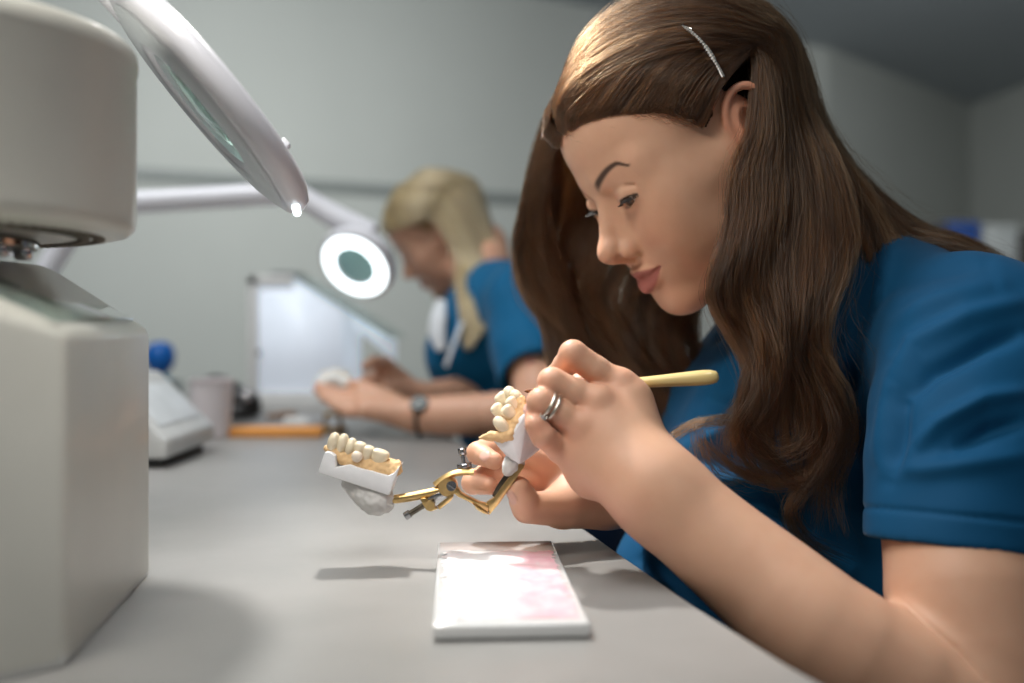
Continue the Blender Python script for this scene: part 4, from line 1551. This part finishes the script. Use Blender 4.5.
def magnifier_far():
    white = pbr('lamp_white', srgb(226, 226, 232), .3, var=.01)
    lit = pbr('lit_ring', (.9, .97, 1), .4, emit=(.86, .97, 1), estr=3.0)
    lens = pbr('teal_lens', (.45, .72, .72), .05, trans=.55, ior=1.4)
    d = 1.50
    c = W(356, 265, d)
    n = unit(np.array([-.30, -.76, -.57]))
    R = frame_z(n); M = mat4(R, c)
    o = empty('magnifier_lamp', c, 'lit white ring magnifier lamp on a long white arm beside the blonde woman', 'magnifier lamp')
    bm = bm_new()
    prof = [(.0310, .0), (.0325, .004), (.055, .004), (.060, .0), (.061, -.010), (.055, -.022), (.042, -.026), (.0310, -.022)]
    add_lathe(bm, prof + [prof[0]], M, 96, cap=False)
    bmesh.ops.remove_doubles(bm, verts=bm.verts[:], dist=1e-6)
    bm_obj('housing', bm, white, o)
    bm = bm_new()
    add_lathe(bm, [(.0325, .0042), (.0345, .007), (.049, .007), (.0525, .0042), (.0325, .0038)], M, 96, cap=False)
    bm_obj('ring_light', bm, lit, o)
    bm = bm_new()
    add_lathe(bm, [(0, -.010), (.0315, -.006), (.0315, .0), (0, .004)], M, 64)
    bm_obj('lens', bm, lens, o)
    bm = bm_new()
    k0, k1, k2, k3, k4 = W(372, 236, 1.545), W(330, 214, 1.55), W(296, 193, 1.55), W(88, 205, 1.52), W(-20, 375, 1.52)
    add_tube(bm, catmull([k0, k1, k2], 10), np.linspace(.021, .0165, 10), 20)
    bm_obj('neck', bm, white, o)
    bm = bm_new()
    add_tube(bm, [k2 + (0.01, 0, .001), k3], .0175, 20)
    bm_obj('upper_arm', bm, white, o)
    bm = bm_new()
    add_tube(bm, [k3, k4, (k4[0], k4[1], TABLE + .03)], .0175, 20)
    bm_obj('lower_arm', bm, white, o)
    bm = bm_new()
    add_lathe(bm, [(0, -.028), (.021, -.028), (.023, -.024), (.023, .024), (.021, .028), (0, .028)], mat4(frame_z((0, 1, 0)), k3), 32)
    bm_obj('elbow_joint', bm, white, o)
    bm = bm_new()
    add_lathe(bm, [(0, TABLE), (.05, TABLE), (.05, TABLE + .025), (.024, TABLE + .04), (0, TABLE + .04)], mat4(np.eye(3), (k4[0], k4[1], 0)), 32)
    bm_obj('bench_clamp', bm, white, o)
    return c, n


def plastic_cup():
    m = pbr('cup_plastic', srgb(238, 230, 232), .35, trans=.08, var=.02, alpha=1.0)
    c = (W(206, 440, 1.475)[0], 1.475 + .028, TABLE)
    o = empty('plastic_cup', c, 'translucent pinkish white plastic cup on the bench', 'cup')
    bm = bm_new()
    hgt = .088
    prof = [(0, .0), (.0245, .0), (.0265, .002), (.0275, .01), (.0315, hgt * .8), (.0325, hgt - .003), (.0340, hgt - .002), (.0340, hgt), (.0318, hgt), (.0305, hgt * .8), (.0265, .010), (.024, .004), (0, .004)]
    add_lathe(bm, prof, mat4(np.eye(3), c), 64)
    bm_obj('cup_wall', bm, m, o)
    liq = pbr('pink_liquid', srgb(222, 196, 208), .2, trans=.2)
    bm = bm_new()
    add_lathe(bm, [(0, .0042), (.0238, .0042), (.0290, .052), (0, .052)], mat4(np.eye(3), c), 48)
    bm_obj('liquid', bm, liq, o)


def back_things():
    # blue bottle
    teal = pbr('teal_bottle', srgb(70, 148, 180), .3, trans=.2); blue = pbr('blue_cap', srgb(8, 96, 178), .4)
    c = np.array([W(160, 400, 2.0)[0], 2.0, TABLE])
    o = empty('bottle', c, 'teal bottle with a round bright blue cap at the back of the bench', 'bottle')
    bm = bm_new()
    add_lathe(bm, [(0, .0), (.026, .0), (.030, .004), (.030, .045), (.022, .064), (.012, .072), (.012, .080), (0, .080)], mat4(np.eye(3), c), 40)
    bm_obj('bottle_body', bm, teal, o)
    bm = bm_new()
    add_lathe(bm, [(0, .074), (.014, .075), (.024, .084), (.029, .100), (.029, .116), (.022, .130), (.010, .136), (0, .137)], mat4(np.eye(3), c), 40)
    bm_obj('cap', bm, blue, o)
    jar = pbr('grey_jar', srgb(96, 108, 110), .4)
    c = np.array([W(173, 400, 1.95)[0], 1.95, TABLE])
    o = empty('jar', c, 'small dark grey jar standing right of the teal bottle', 'jar')
    bm = bm_new(); add_lathe(bm, [(0, 0), (.018, 0), (.020, .003), (.020, .040), (.015, .047), (0, .047)], mat4(np.eye(3), c), 32); bm_obj('jar_body', bm, jar, o)
    bm = bm_new(); add_lathe(bm, [(0, .0472), (.0165, .0472), (.0165, .060), (.014, .063), (0, .063)], mat4(np.eye(3), c), 32); bm_obj('lid', bm, pbr('jar_lid', srgb(120, 128, 128), .4), o)
    # black handpiece rest
    blk = pbr('black_plastic', srgb(34, 32, 32), .35); chrome = pbr('dial_chrome', srgb(190, 190, 195), .25, 1.0)
    d = 1.80
    c = W(228, 418, d)
    o = empty('handpiece_motor', (c[0], d, TABLE), 'rounded black device with a round silver dial behind the cup', 'motor unit')
    f = Field()
    f.chain([W(205, 408, d + .03), W(218, 398, d + .03), (W(250, 404, d + .02))], [.022, .034, .020], .02, ks=.02)
    f.cap(W(214, 384, d + .04), W(246, 398, d + .02), .014, .012, .02)
    f.ell((c[0], d + .03, TABLE + .012), (.056, .05, .012), .01)
    V, Q = f.build(.003)
    V[:, 2] = np.maximum(V[:, 2], TABLE + .0005)
    np_mesh('motor_body', V, Q, blk, o)
    bm = bm_new()
    add_lathe(bm, [(0, .0), (.0115, 0), (.0125, .002), (.0115, .006), (.006, .0075), (0, .0075)], mat4(frame_z((.15, -1, .2)), W(246, 395.5, d - .004)), 32)
    bm_obj('dial', bm, chrome, o)
    # wedge-shaped device beside the furnace
    lg = pbr('pale_grey_plastic', srgb(206, 207, 205), .4); dk = pbr('dark_rubber', srgb(60, 62, 62), .7); scr = pbr('grey_display', srgb(222, 226, 228), .3)
    y0, y1 = 1.17, 1.36
    xr = W(178, 440, 1.21)[0]
    o = empty('control_unit', (xr - .10, 1.26, TABLE), 'pale grey sloping control unit half hidden behind the furnace', 'control unit')
    bm = bm_new()
    hull(bm, [(xr, y0, TABLE + .012), (xr - .24, y0, TABLE + .012), (xr, y1, TABLE + .012), (xr - .24, y1, TABLE + .012), (xr, y0, TABLE + .034), (xr, y1, TABLE + .034), (xr - .075, y0, TABLE + .108), (xr - .075, y1, TABLE + .108), (xr - .24, y0, TABLE + .108), (xr - .24, y1, TABLE + .108)], .005, 3)
    bm_obj('shell', bm, lg, o)
    bm = bm_new()
    add_box(bm, (xr - .225, y0 + .012, TABLE), (xr - .012, y1 - .012, TABLE + .0122), None, .002)
    bm_obj('rubber_base', bm, dk, o)
    bm = bm_new()
    sl = unit(np.array([-.075, 0, .074])); nn = unit(np.array([.074, 0, .075]))
    add_box(bm, (-.032, -.075, -.0005), (.032, .075, .0012), mat4(np.stack([sl, np.cross(nn, sl), nn], 1), np.array([xr - .037, (y0 + y1) / 2, TABLE + .071])), .0005)
    bm_obj('display', bm, scr, o)
    # sponge, orange holder, tools
    sp = pbr('peach_sponge', srgb(232, 196, 150), .9, bump=.5, bscale=300, bdist=.001)
    c = W(176, 430, 1.55)
    bm = bm_new(); add_box(bm, (c[0] - .022, 1.54, TABLE + .0003), (c[0] + .016, 1.60, TABLE + .026), None, .007, 4)
    tag(bm_obj('sponge', bm, sp), 'small peach coloured sponge left of the plastic cup', 'sponge')
    og = pbr('orange_plastic', srgb(240, 165, 85), .5)
    x0, x1 = W(221, 432, 1.50)[0], W(321, 432, 1.50)[0]
    bm = bm_new(); add_box(bm, (x0, 1.50, TABLE + .0003), (x1, 1.53, TABLE + .0155), None, .003, 3)
    o = tag(bm_obj('ruler', bm, og), 'long orange bar lying on the bench right of the cup', 'bar')
    wd = pbr('brown_wood', srgb(168, 128, 96), .5); st = pbr('tool_steel', srgb(160, 158, 155), .3, 1.0)
    o = empty('spatula', W(262, 414, 1.72), 'thin brown handled spatula lying behind the orange bar', 'spatula')
    a, b, c_ = W(233, 422, 1.70), W(268, 421, 1.78), W(294, 420, 1.85)
    for q in (a, b, c_):
        q[2] = TABLE + .005
    bm = bm_new(); add_tube(bm, [b, b * .5 + c_ * .5, c_], [.0045, .006, .005], 14); bm_obj('handle', bm, wd, o)
    bm = bm_new(); add_tube(bm, [a, a * .8 + b * .2, a * .4 + b * .6, b], [.0035, .0045, .0022, .0030], 12, flat=.5); bm_obj('blade', bm, st, o)
    wt = pbr('white_plastic', srgb(224, 224, 222), .5)
    c = W(301, 424, 1.62)
    o = empty('tube', (c[0], 1.62, TABLE), 'short white tube lying beside the brass stand near the blonde woman', 'tube')
    bm = bm_new()
    add_tube(bm, [(c[0] - .026, 1.63, TABLE + .0105), (c[0] + .012, 1.62, TABLE + .0105)], .010, 20)
    bm_obj('tube_body', bm, wt, o)
    bm = bm_new()
    add_tube(bm, [(c[0] + .0122, 1.62, TABLE + .0105), (c[0] + .026, 1.616, TABLE + .0105)], .0075, 20)
    bm_obj('cap', bm, pbr('cap_grey', srgb(190, 192, 194), .5), o)
    # extraction box
    fr = pbr('white_frame', srgb(226, 226, 224), .4); pn = pbr('glow_panel', srgb(214, 222, 232), .5, emit=(.82, .89, 1), estr=.42); ac = pbr('acrylic', (.80, .95, .93), .06, trans=.85, ior=1.2)  # the panels themselves emit, standing in for light inside the box
    d = 2.0
    o = empty('extraction_box', W(310, 410, d), 'white box with a sloping clear acrylic hood behind the lit magnifier lamp', 'extraction box')
    zb = TABLE
    Xl, Xr = W(247, 0, d)[0], W(392, 0, d)[0]
    xt = W(293, 0, d)[0]; zt = W(0, 275, d)[2]; zr = W(0, 338, d)[2]
    bm = bm_new()
    for lo, hi in (((Xl, d, zb + .035), (Xl + .022, d + .02, zt)), ((Xl, d, zt - .022), (xt, d + .26, zt)), ((Xl, d, zb), (Xr, d + .26, zb + .035)), ((Xl, d + .24, zb + .035), (Xl + .02, d + .26, zt - .022))):
        add_box(bm, lo, hi, None, .003, 2)
    bm_obj('frame', bm, fr, o)
    xm = W(342, 0, d)[0]; zm = zt - (zt - zr) * (xm - xt) / (Xr - xt)
    bm = bm_new()
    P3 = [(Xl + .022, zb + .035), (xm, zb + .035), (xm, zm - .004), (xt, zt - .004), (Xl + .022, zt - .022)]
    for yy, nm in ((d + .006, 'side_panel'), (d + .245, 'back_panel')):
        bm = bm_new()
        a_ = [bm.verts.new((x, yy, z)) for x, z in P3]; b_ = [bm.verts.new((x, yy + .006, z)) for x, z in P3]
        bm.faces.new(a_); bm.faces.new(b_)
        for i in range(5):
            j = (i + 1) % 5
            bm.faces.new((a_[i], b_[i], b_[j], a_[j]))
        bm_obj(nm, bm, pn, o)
    bm = bm_new()
    sl = unit(np.array([Xr - xt, 0, zr - zt])); nn = np.cross(np.array([0, 1, 0]), sl); nn = nn if nn[2] > 0 else -nn
    L = math.hypot(Xr - xt, zr - zt)
    add_box(bm, (0, 0, -.003), (L, .26, .003), mat4(np.stack([sl, np.array([0, 1.0, 0]), np.cross(sl, (0, 1.0, 0))], 1), np.array([xt, d, zt])), .001)
    bm_obj('hood', bm, ac, o)
    bm = bm_new()
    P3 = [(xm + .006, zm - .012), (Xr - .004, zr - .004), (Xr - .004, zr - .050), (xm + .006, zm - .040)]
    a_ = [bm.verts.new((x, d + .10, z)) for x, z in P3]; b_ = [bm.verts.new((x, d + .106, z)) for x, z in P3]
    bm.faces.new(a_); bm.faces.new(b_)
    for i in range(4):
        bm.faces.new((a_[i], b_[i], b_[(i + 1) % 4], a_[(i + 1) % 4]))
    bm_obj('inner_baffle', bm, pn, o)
    bm = bm_new()
    add_box(bm, (W(268, 0, d)[0], d + .02, zt), (W(300, 0, d)[0] - .012, d + .12, zt + .008), None, .003)
    bm_obj('top_grip', bm, pbr('grip_grey', srgb(120, 122, 124), .5), o)
    bm = bm_new()
    add_lathe(bm, [(0, 0), (.006, 0), (.006, .004), (0, .004)], mat4(frame_z((0, -1, 0)), W(259, 353, d)), 16)
    bm_obj('latch', bm, pbr('latch_grey', srgb(150, 150, 150), .4), o)


def shelf_things():
    """far right, beyond the second corner."""
    d = 4.6
    blue = pbr('blue_box', srgb(30, 66, 130), .5); white = pbr('white_box', srgb(160, 164, 164), .5); dk = pbr('dark_case', srgb(62, 60, 58), .5); gr = pbr('counter_grey', srgb(120, 124, 122), .5)
    zc = W(0, 286, d)[2]
    x0 = W(905, 0, d)[0]
    o = empty('side_counter', (x0 + .8, d + .3, 0), 'grey cabinet unit against the far wall behind the brown haired woman', 'cabinet')
    bm = bm_new(); add_box(bm, (x0, d, 0), (x0 + 1.1, d + .5, zc - .03), None, .004); bm_obj('cabinet_body', bm, gr, o)
    bm = bm_new(); add_box(bm, (x0 - .02, d - .02, zc - .029), (x0 + 1.12, d + .5, zc), None, .004); bm_obj('counter_top', bm, white, o)
    for k in range(2):
        bm = bm_new(); add_box(bm, (x0 + .02 + k * .54, d - .018, .10), (x0 + .54 + k * .54, d - .0005, zc - .05), None, .004); dr = bm_obj('door', bm, gr, o)
        bm = bm_new(); add_tube(bm, [(x0 + .50 + k * .12, d - .03, zc - .25), (x0 + .50 + k * .12, d - .03, zc - .12)], .006, 10); bm_obj('handle', bm, white, dr)

    def bx(name, xa, xb, ya, yb, mat, label, cat, z0=None):
        a, b = W(xa, yb, d + .05), W(xb, ya, d + .05)
        bm = bm_new(); add_box(bm, (a[0], d + .05, zc + .0005), (b[0], d + .30, b[2]), None, .008, 3)
        oo = empty(name, ((a[0] + b[0]) / 2, d + .17, zc), label, cat)
        bm_obj('box_body', bm, mat, oo)
        bm = bm_new(); add_box(bm, (a[0] - .003, d + .047, b[2] - .035), (b[0] + .003, d + .303, b[2] + .004), None, .003, 2)
        bm_obj('box_lid', bm, mat, oo)
    bx('case', 925, 945, 226, 282, dk, 'dark case on the far counter left of the blue box', 'case')
    bx('storage_box', 948, 980, 223, 282, blue, 'blue box on the far counter', 'box')
    bx('storage_box', 984, 1018, 226, 282, white, 'pale grey box on the far counter right of the blue box', 'box')
    bx('storage_box', 1021, 1060, 232, 282, dk, 'dark box at the right end of the far counter', 'box')
# ------------------------------------------------- the blonde colleague behind
HB = head_frame((-.1422, 1.90, 1.0985), .03, .657, -.20, .90)


def blonde():
    root = empty('person', (0.0, 1.78, 0), 'blonde woman in blue scrubs looking down at the white cast in her hands', 'person')
    f = Field()
    head_ops(f, HB)
    nb = W(483, 268, 1.86)
    f.chain([HB.p((-.028, 0, -.035)), HB.p((-.05, 0, -.085)), nb, nb + (.02, .01, -.05)], [.050, .050, .052, .07], .02, fr=ID, ks=.02)
    sh, el, wr = W(520, 304, 1.68), W(545, 418, 1.455), W(413, 415, 1.485)
    el[2] = max(el[2], TABLE + .040); wr[2] = TABLE + .0345
    f.chain([wr, wr * .6 + el * .4, el], [.0235, .029, .034], .02, n=8, ks=.01)
    f.chain([el, el * .5 + sh * .5, sh], [.034, .042, .046], .02, n=6, ks=.01)
    # near hand, palm up under the cast
    mcp = [W(362, 396, 1.51), W(360, 401, 1.495), W(362, 406, 1.482), W(366, 411, 1.472)]
    tips = [W(318, 386, 1.535), W(317, 390, 1.515), W(322, 397, 1.500), W(332, 404, 1.488)]
    for i in range(4):
        f.cap(wr, mcp[i], .015, .0115, .014)
        mid = mcp[i] * .5 + tips[i] * .5 + (0, 0, -.006)
        finger(f, [mcp[i], mid, mid * .45 + tips[i] * .55, tips[i]], finger_r(.95))
    f.chain([W(395, 405, 1.50), W(376, 394, 1.505), W(362, 388, 1.515), W(352, 384, 1.525)], [.017, .0125, .0105, .0080], .008, ks=.003)
    # far hand closing on the cast from behind
    w2, e2, s2 = W(425, 397, 1.66), np.array([.01, 1.86, .80]), np.array([-.025, 1.99, .955])
    f.chain([w2, w2 * .5 + e2 * .5, e2], [.023, .030, .035], .02, n=8, ks=.01)
    f.chain([e2, s2], [.036, .046], .02)
    mc = [W(385, 372, 1.635), W(382, 379, 1.62), W(384, 386, 1.61), W(389, 392, 1.60)]
    for i in range(4):
        f.cap(w2, mc[i], .015, .0115, .014)
        p1 = mc[i] + np.array([-.030, -.014, -.012]); p2 = p1 + np.array([-.008, -.020, -.012]); p3 = p2 + np.array([.012, -.012, -.004])
        finger(f, [mc[i], p1, p2, p3], finger_r(.95))
    f.chain([W(405, 382, 1.65), W(385, 364, 1.62), W(375, 362, 1.60), W(366, 366, 1.585)], [.015, .012, .0105, .008], .006, ks=.003)
    f.cap(nb + (.02, .0, -.05), sh, .045, .045, .03)
    f.cap(nb + (.02, .0, -.05), s2, .045, .045, .03)
    f.ell((-.02, 1.82, .89), (.09, .10, .12), .03)
    V, Q = f.build(.0020)
    V = relax(V, Q, 1, .4)
    body = np_mesh('body', V, Q, skin_material('skin_ruddy'), root)
    color_attr(body, 'tint', head_colors(HB, V, np.tile(np.array(srgb(216, 168, 140)), (len(V), 1)), brow=(.16, .09, .05)))
    for s in (1, -1):
        make_eye(HB, s, (.75, .1, -.66), root)
    # scrub top
    s = Field()
    s.ell((-.025, 1.82, .895), (.112, .125, .140), .03)
    s.ell((.022, 1.83, .73), (.118, .125, .17), .035)
    s.ell((-.100, 1.765, .865), (.055, .06, .060), .035)
    s.ell((-.100, 1.880, .865), (.055, .06, .060), .035)
    s.cap(nb + (.015, 0, -.04), sh, .054, .056, .035)
    s.cap(nb + (.015, 0, -.04), s2, .054, .056, .035)
    hem = sh * .28 + el * .72; ax = unit(el - sh)
    s.chain([sh, sh * .55 + el * .45, hem + ax * .03], [.056, .058, .054], .03, ks=.02, n=6)
    s.cyl(hem + ax * .05, ax, .075, .05, .002, True)
    s.cap(hem - ax * .03, hem + ax * .02, .0475, .050, .003, True)
    s.cap(s2, s2 * .4 + e2 * .6, .056, .054, .03)
    s.chain([nb + (.03, 0, .06), nb + (-.01, 0, .01), nb + (-.06, 0, -.045)], [.055, .056, .040], .006, True, ks=.01)
    V2, Q2 = s.build(.0035)
    V2 = relax(V2, Q2, 3)
    N = normals(V2, Q2)
    V2 = V2 + N * (np.array([noise.noise(Vector((p[0] * 14, p[1] * 10, p[2] * 18))) for p in V2]) * .006)[:, None]
    np_mesh('scrub_top', V2, Q2, cloth_material('blue_scrub_worn', srgb(0, 90, 132)), root)
    # pale strings of a face mask hanging at the chest, sleeve badge, watch
    wm = pbr('white_cloth', srgb(220, 224, 228), .8)
    bm = bm_new()
    a = [W(443, 300, 1.72), W(438, 320, 1.70), W(437, 345, 1.69)]
    add_tube(bm, catmull([W(441, 300, 1.73), W(438, 318, 1.71), W(437, 334, 1.70), W(441, 350, 1.695)], 16), [.008, .010, .011, .012, .013, .014, .014, .014, .014, .014, .014, .013, .012, .011, .010, .007], 14, flat=.3)
    add_tube(bm, catmull([W(462, 322, 1.69), W(456, 338, 1.685), W(450, 354, 1.685), W(446, 366, 1.69)], 12), [.007] * 12, 12, flat=.3)
    bm_obj('neck_strap', bm, wm, root)
    bm = bm_new()
    dv = unit(np.array([-.1, -1, .1]))
    add_lathe(bm, [(0, 0), (.0085, 0), (.009, .0015), (.0075, .0025), (0, .0025)], mat4(frame_z(dv), sh * .42 + el * .58 + np.array([-.004, -.056, .0])), 20)
    bm_obj('sleeve_badge', bm, pbr('pink_badge', srgb(190, 112, 120), .6), root)
    bm = bm_new()
    wa = unit(el - wr); wc = wr + wa * .012; Rw = frame_z(wa)
    n = 40
    add_tube(bm, [wc + .0262 * (math.cos(2 * math.pi * i / n) * Rw[:, 0] + math.sin(2 * math.pi * i / n) * Rw[:, 1]) for i in range(n + 1)], .0058, 10, flat=.45)
    wt = bm_obj('wristwatch', bm, pbr('black_strap', srgb(32, 36, 34), .4), root)
    bm = bm_new()
    add_lathe(bm, [(0, 0), (.013, 0), (.014, .003), (.012, .006), (0, .006)], mat4(frame_z((-.1, -.75, .65)), wc + np.array([0, -.0205, .0178])), 28)
    bm_obj('watch_case', bm, pbr('watch_steel', srgb(40, 44, 42), .35, .3), wt)
    lower_body(root, (.07, 1.83), [(1.76, 1.73), (1.91, 1.9)], -.20)
    # hair
    cap_m = pbr('blonde_roots', srgb(150, 116, 78), .7, var=.15, scale=150)
    scalp_cap('hair_roots', V, Q, HB, cap_m, root, .004)
    h = Hair(8)
    S = lambda a, b, c, o=.006: HB.p(on_skull((a, b, c), o))
    near = [
        [S(.084, -.01, .066, .004), S(.062, .045, .058, .010), S(.025, .072, .046, .013), S(-.004, .077, .030, .014), W(456, 258, 1.80), W(457, 285, 1.755), W(460, 312, 1.71), W(462, 345, 1.69)],
        [S(.066, -.015, .10, .004), S(.036, .045, .095, .014), S(.004, .072, .070, .018), S(-.03, .076, .04, .018), W(470, 258, 1.80), W(472, 285, 1.755), W(471, 312, 1.705), W(468, 350, 1.68)],
        [S(.03, -.015, .118, .004), S(-.005, .035, .115, .018), S(-.035, .062, .085, .02), S(-.06, .066, .04, .02), W(482, 258, 1.81), W(485, 282, 1.765), W(482, 308, 1.71), W(474, 345, 1.675)],
        [S(-.01, -.015, .122, .004), S(-.045, .02, .112, .018), S(-.078, .04, .07, .02), S(-.092, .044, .03, .02), W(498, 250, 1.84), W(507, 268, 1.79), W(505, 290, 1.735), W(490, 320, 1.68)],
        [S(-.01, -.02, .122, .004), S(-.055, -.01, .105, .018), S(-.095, -.005, .05, .02), S(-.10, -.0, .01, .02), W(492, 245, 1.95), W(502, 265, 1.96), W(508, 280, 1.95), W(512, 296, 1.93)],
    ]
    h.lock(near, 6500, K=28, jit=(.0015, .008, .007), wave=(0, .0015, .003), freq=1.3, clump=70, trim=.15, rad=.00022)
    far = [
        [S(.084, -.012, .066, .004), S(.070, -.045, .045, .012), S(.040, -.078, .01, .016), W(433, 290, 2.0), W(440, 320, 1.99), W(446, 345, 1.97)],
        [S(.04, -.02, .116, .004), S(.015, -.06, .08, .018), S(-.01, -.08, .02, .02), W(455, 290, 2.01), W(460, 320, 1.99), W(464, 345, 1.97)],
    ]
    h.lock(far, 2200, K=22, jit=(.0015, .008, .008), wave=(0, .001, .003), freq=1.3, clump=20, rad=.00022)
    top = [
        [S(.088, .0, .062, .005), S(.076, .03, .068, .012), S(.045, .06, .064, .015), S(.010, .076, .046, .016), S(-.02, .079, .026, .016)],
        [S(.078, -.01, .088, .005), S(.055, .025, .1, .015), S(.02, .055, .092, .018), S(-.02, .074, .06, .02), S(-.05, .072, .02, .02)],
        [S(.04, -.02, .114, .005), S(.01, .02, .122, .018), S(-.03, .05, .1, .02), S(-.065, .06, .06, .021), S(-.088, .055, .0, .021)],
    ]
    h.lock(top, 3200, K=20, jit=(.001, .003, .004), wave=(0, .001, .001), freq=1.0, clump=40, rad=.00022, tight=.4)
    h.build('hair', hair_material('blonde_hair', (.48, .32, .16), .35, .3), root)
    return root


def second_cast():
    """what she is working on: a cast on a brass stand."""
    plaster = pbr('plaster_far', srgb(230, 230, 226), .8); brass = pbr('brass_far', srgb(150, 120, 70), .35, 1.0)
    o = empty('dental_cast', W(338, 388, 1.53), 'white dental cast held between the hands of the blonde woman', 'dental cast')
    f = Field()
    f.chain([W(322, 383, 1.545), W(335, 379, 1.55), W(348, 384, 1.545)], [.012, .014, .012], .006, ks=.004)
    V, Q = f.build(.0015)
    V += normals(V, Q) * (np.array([noise.noise(Vector(p * 120)) for p in V]) * .0018)[:, None]
    np_mesh('plaster_base', V, Q, plaster, o)
    iv = pbr('ivory_far', srgb(226, 208, 176), .4)
    for x in (324, 330, 336, 342, 348):
        tooth_mesh('tooth', W(x, 372 + abs(x - 336) * .25, 1.548), (.0042, .0048, .0060), iv, o, None, True, .0007)
    o = empty('brass_stand', (W(335, 420, 1.50)[0], 1.56, TABLE), 'small dark brass stand on the bench under the blonde woman\'s hands', 'stand')
    c = np.array([W(333, 420, 1.58)[0], 1.58, TABLE])
    bm = bm_new()
    add_box(bm, (c[0] - .022, c[1] - .015, TABLE + .0003), (c[0] + .022, c[1] + .015, TABLE + .008), None, .002)
    bm_obj('foot', bm, brass, o)
    bm = bm_new()
    add_tube(bm, [c + (-.012, 0, .0082), c + (-.012, 0, .028), c + (.012, 0, .028), c + (.012, 0, .0082)], .004, 12)
    bm_obj('bracket', bm, brass, o)
# ------------------------------------------------------------- room and light
def wall_quad(name, a, b, z0, z1, mat, thick=.10, away=None):
    a = np.array(a, float); b = np.array(b, float)
    d = unit(b - a); n = np.array([-d[1], d[0]])
    if away is not None and np.dot(n, np.array(away)) < 0:
        n = -n
    bm = bm_new()
    P = [a, b, b + n * thick, a + n * thick]
    add_prism(bm, [tuple(p) for p in P], z0, z1)
    return tag(bm_obj(name, bm, mat, None, smooth=False), kind='structure')


def room():
    paint = pbr('grey_paint', srgb(178, 181, 177), .75, var=.02, scale=3)
    ceil = pbr('ceiling_paint', srgb(176, 182, 188), .8, var=.02, scale=3)
    trimm = pbr('rail_grey', srgb(122, 127, 125), .5)
    floor = pbr('floor_vinyl', srgb(120, 122, 120), .4, var=.05, scale=8)
    L, Mm, Rr = np.array([-2.9, 3.55]), np.array([1.943, 6.112]), np.array([3.54, 7.69])   # back wall, running away to the right
    E = np.array([4.0, 4.4])
    H = 2.62
    wall_quad('wall_back', L, Mm, 0, H, paint, .1, (0, 1))
    wall_quad('wall_far', Mm, Rr, 0, H, paint, .1, (0, 1))
    wall_quad('wall_right', Rr, E, 0, H, paint, .1, (1, 1))
    d = unit(Mm - L); n = np.array([-d[1], d[0]])
    bm = bm_new()
    a, b = L - n * .012, Mm - n * .012
    add_prism(bm, [tuple(a), tuple(b), tuple(b + n * .0118), tuple(a + n * .0118)], 1.535, 1.590, None, .002)
    tag(bm_obj('trim_1', bm, trimm), kind='structure')
    bm = bm_new()
    add_prism(bm, [(-3.4, -1.2), (4.6, -1.2), (4.6, 8.2), (-3.4, 8.2)], -.1, 0)
    tag(bm_obj('floor', bm, floor, smooth=False), kind='structure')
    bm = bm_new()
    add_prism(bm, [(-3.4, .9), (4.6, .9), (4.6, 8.2), (-3.4, 8.2)], H, H + .1)
    tag(bm_obj('ceiling', bm, ceil, smooth=False), kind='structure')


def light(name, typ, loc, target, energy, size, col=(1, 1, 1), spread=None):
    L = bpy.data.lights.new(name, typ)
    L.energy = energy; L.color = col
    if typ == 'AREA':
        L.shape = 'DISK'; L.size = size
        if spread:
            L.spread = math.radians(spread)
    else:
        L.shadow_soft_size = size
    o = bpy.data.objects.new(name, L)
    COL.objects.link(o)
    o.location = loc
    o.rotation_euler = (Vector(target) - Vector(loc)).to_track_quat('-Z', 'Y').to_euler()
    return o


def camera_and_light():
    cam = bpy.data.cameras.new('camera'); co = bpy.data.objects.new('camera', cam); COL.objects.link(co)
    co.location = (0, 0, .92); co.rotation_euler = (math.pi / 2, 0, 0)
    cam.sensor_width = 36; cam.lens = 35; cam.shift_y = -16.5 / 1024
    cam.clip_start = .05
    cam.dof.use_dof = True; cam.dof.focus_distance = .735; cam.dof.aperture_fstop = 2.4
    SC.camera = co
    w = bpy.data.worlds.new('room_light'); SC.world = w; w.use_nodes = True
    bg = w.node_tree.nodes['Background']
    bg.inputs[0].default_value = (.86, .93, 1.0, 1); bg.inputs[1].default_value = .10
    light('task_lamp', 'AREA', (-.16, .97, 1.42), (0.0, .69, .78), 1.05, .045, (1, .97, .93), 72)
    light('front_lamp', 'AREA', (-.32, .28, 1.50), (.08, .75, .92), 3.3, .24, (1, .95, .86))
    light('fill_light', 'AREA', (-.9, 2.3, 2.55), (-.5, 4.5, 1.35), 44, .9, (.97, 1, .99), 120)  # added fill with no fixture, brightens the back wall
    light('fill_light', 'AREA', (1.9, 3.6, 2.55), (2.7, 6.9, 1.2), 14, .9, (.97, 1, .99), 120)  # weaker added fill for the far right walls, again without a fixture
    light('fill_light', 'AREA', (-.75, 1.0, 2.5), (-.35, 1.75, .85), 27, .7, (.97, .99, 1))  # added overhead fill to brighten the blonde woman and the things around her
    light('furnace_fill', 'AREA', (-.10, .10, 2.1), (-.34, .60, .95), 1.0, .9, (.98, .99, 1), 40)  # unseen fill added to lift the furnace and the near magnifier
    light('shoulder_light', 'AREA', (.75, 1.55, 2.2), (.35, .85, .95), .6, .7, (.85, .93, 1))  # soft cool light from above, aimed at the brown haired woman's shoulders
    vs = SC.view_settings
    SC.display_settings.display_device = 'sRGB'
    vs.view_transform = 'Standard'; vs.look = 'None'; vs.exposure = 0; vs.gamma = 1; vs.use_curve_mapping = False


lab_bench()
room()
person, near_hand = brunette()
finger_rings(person, near_hand)
hair_slide(person)
articulator()
brush()
mixing_slab()
furnace()
magnifier_near()
magnifier_far()
plastic_cup()
back_things()
shelf_things()
blonde()
second_cast()
camera_and_light()
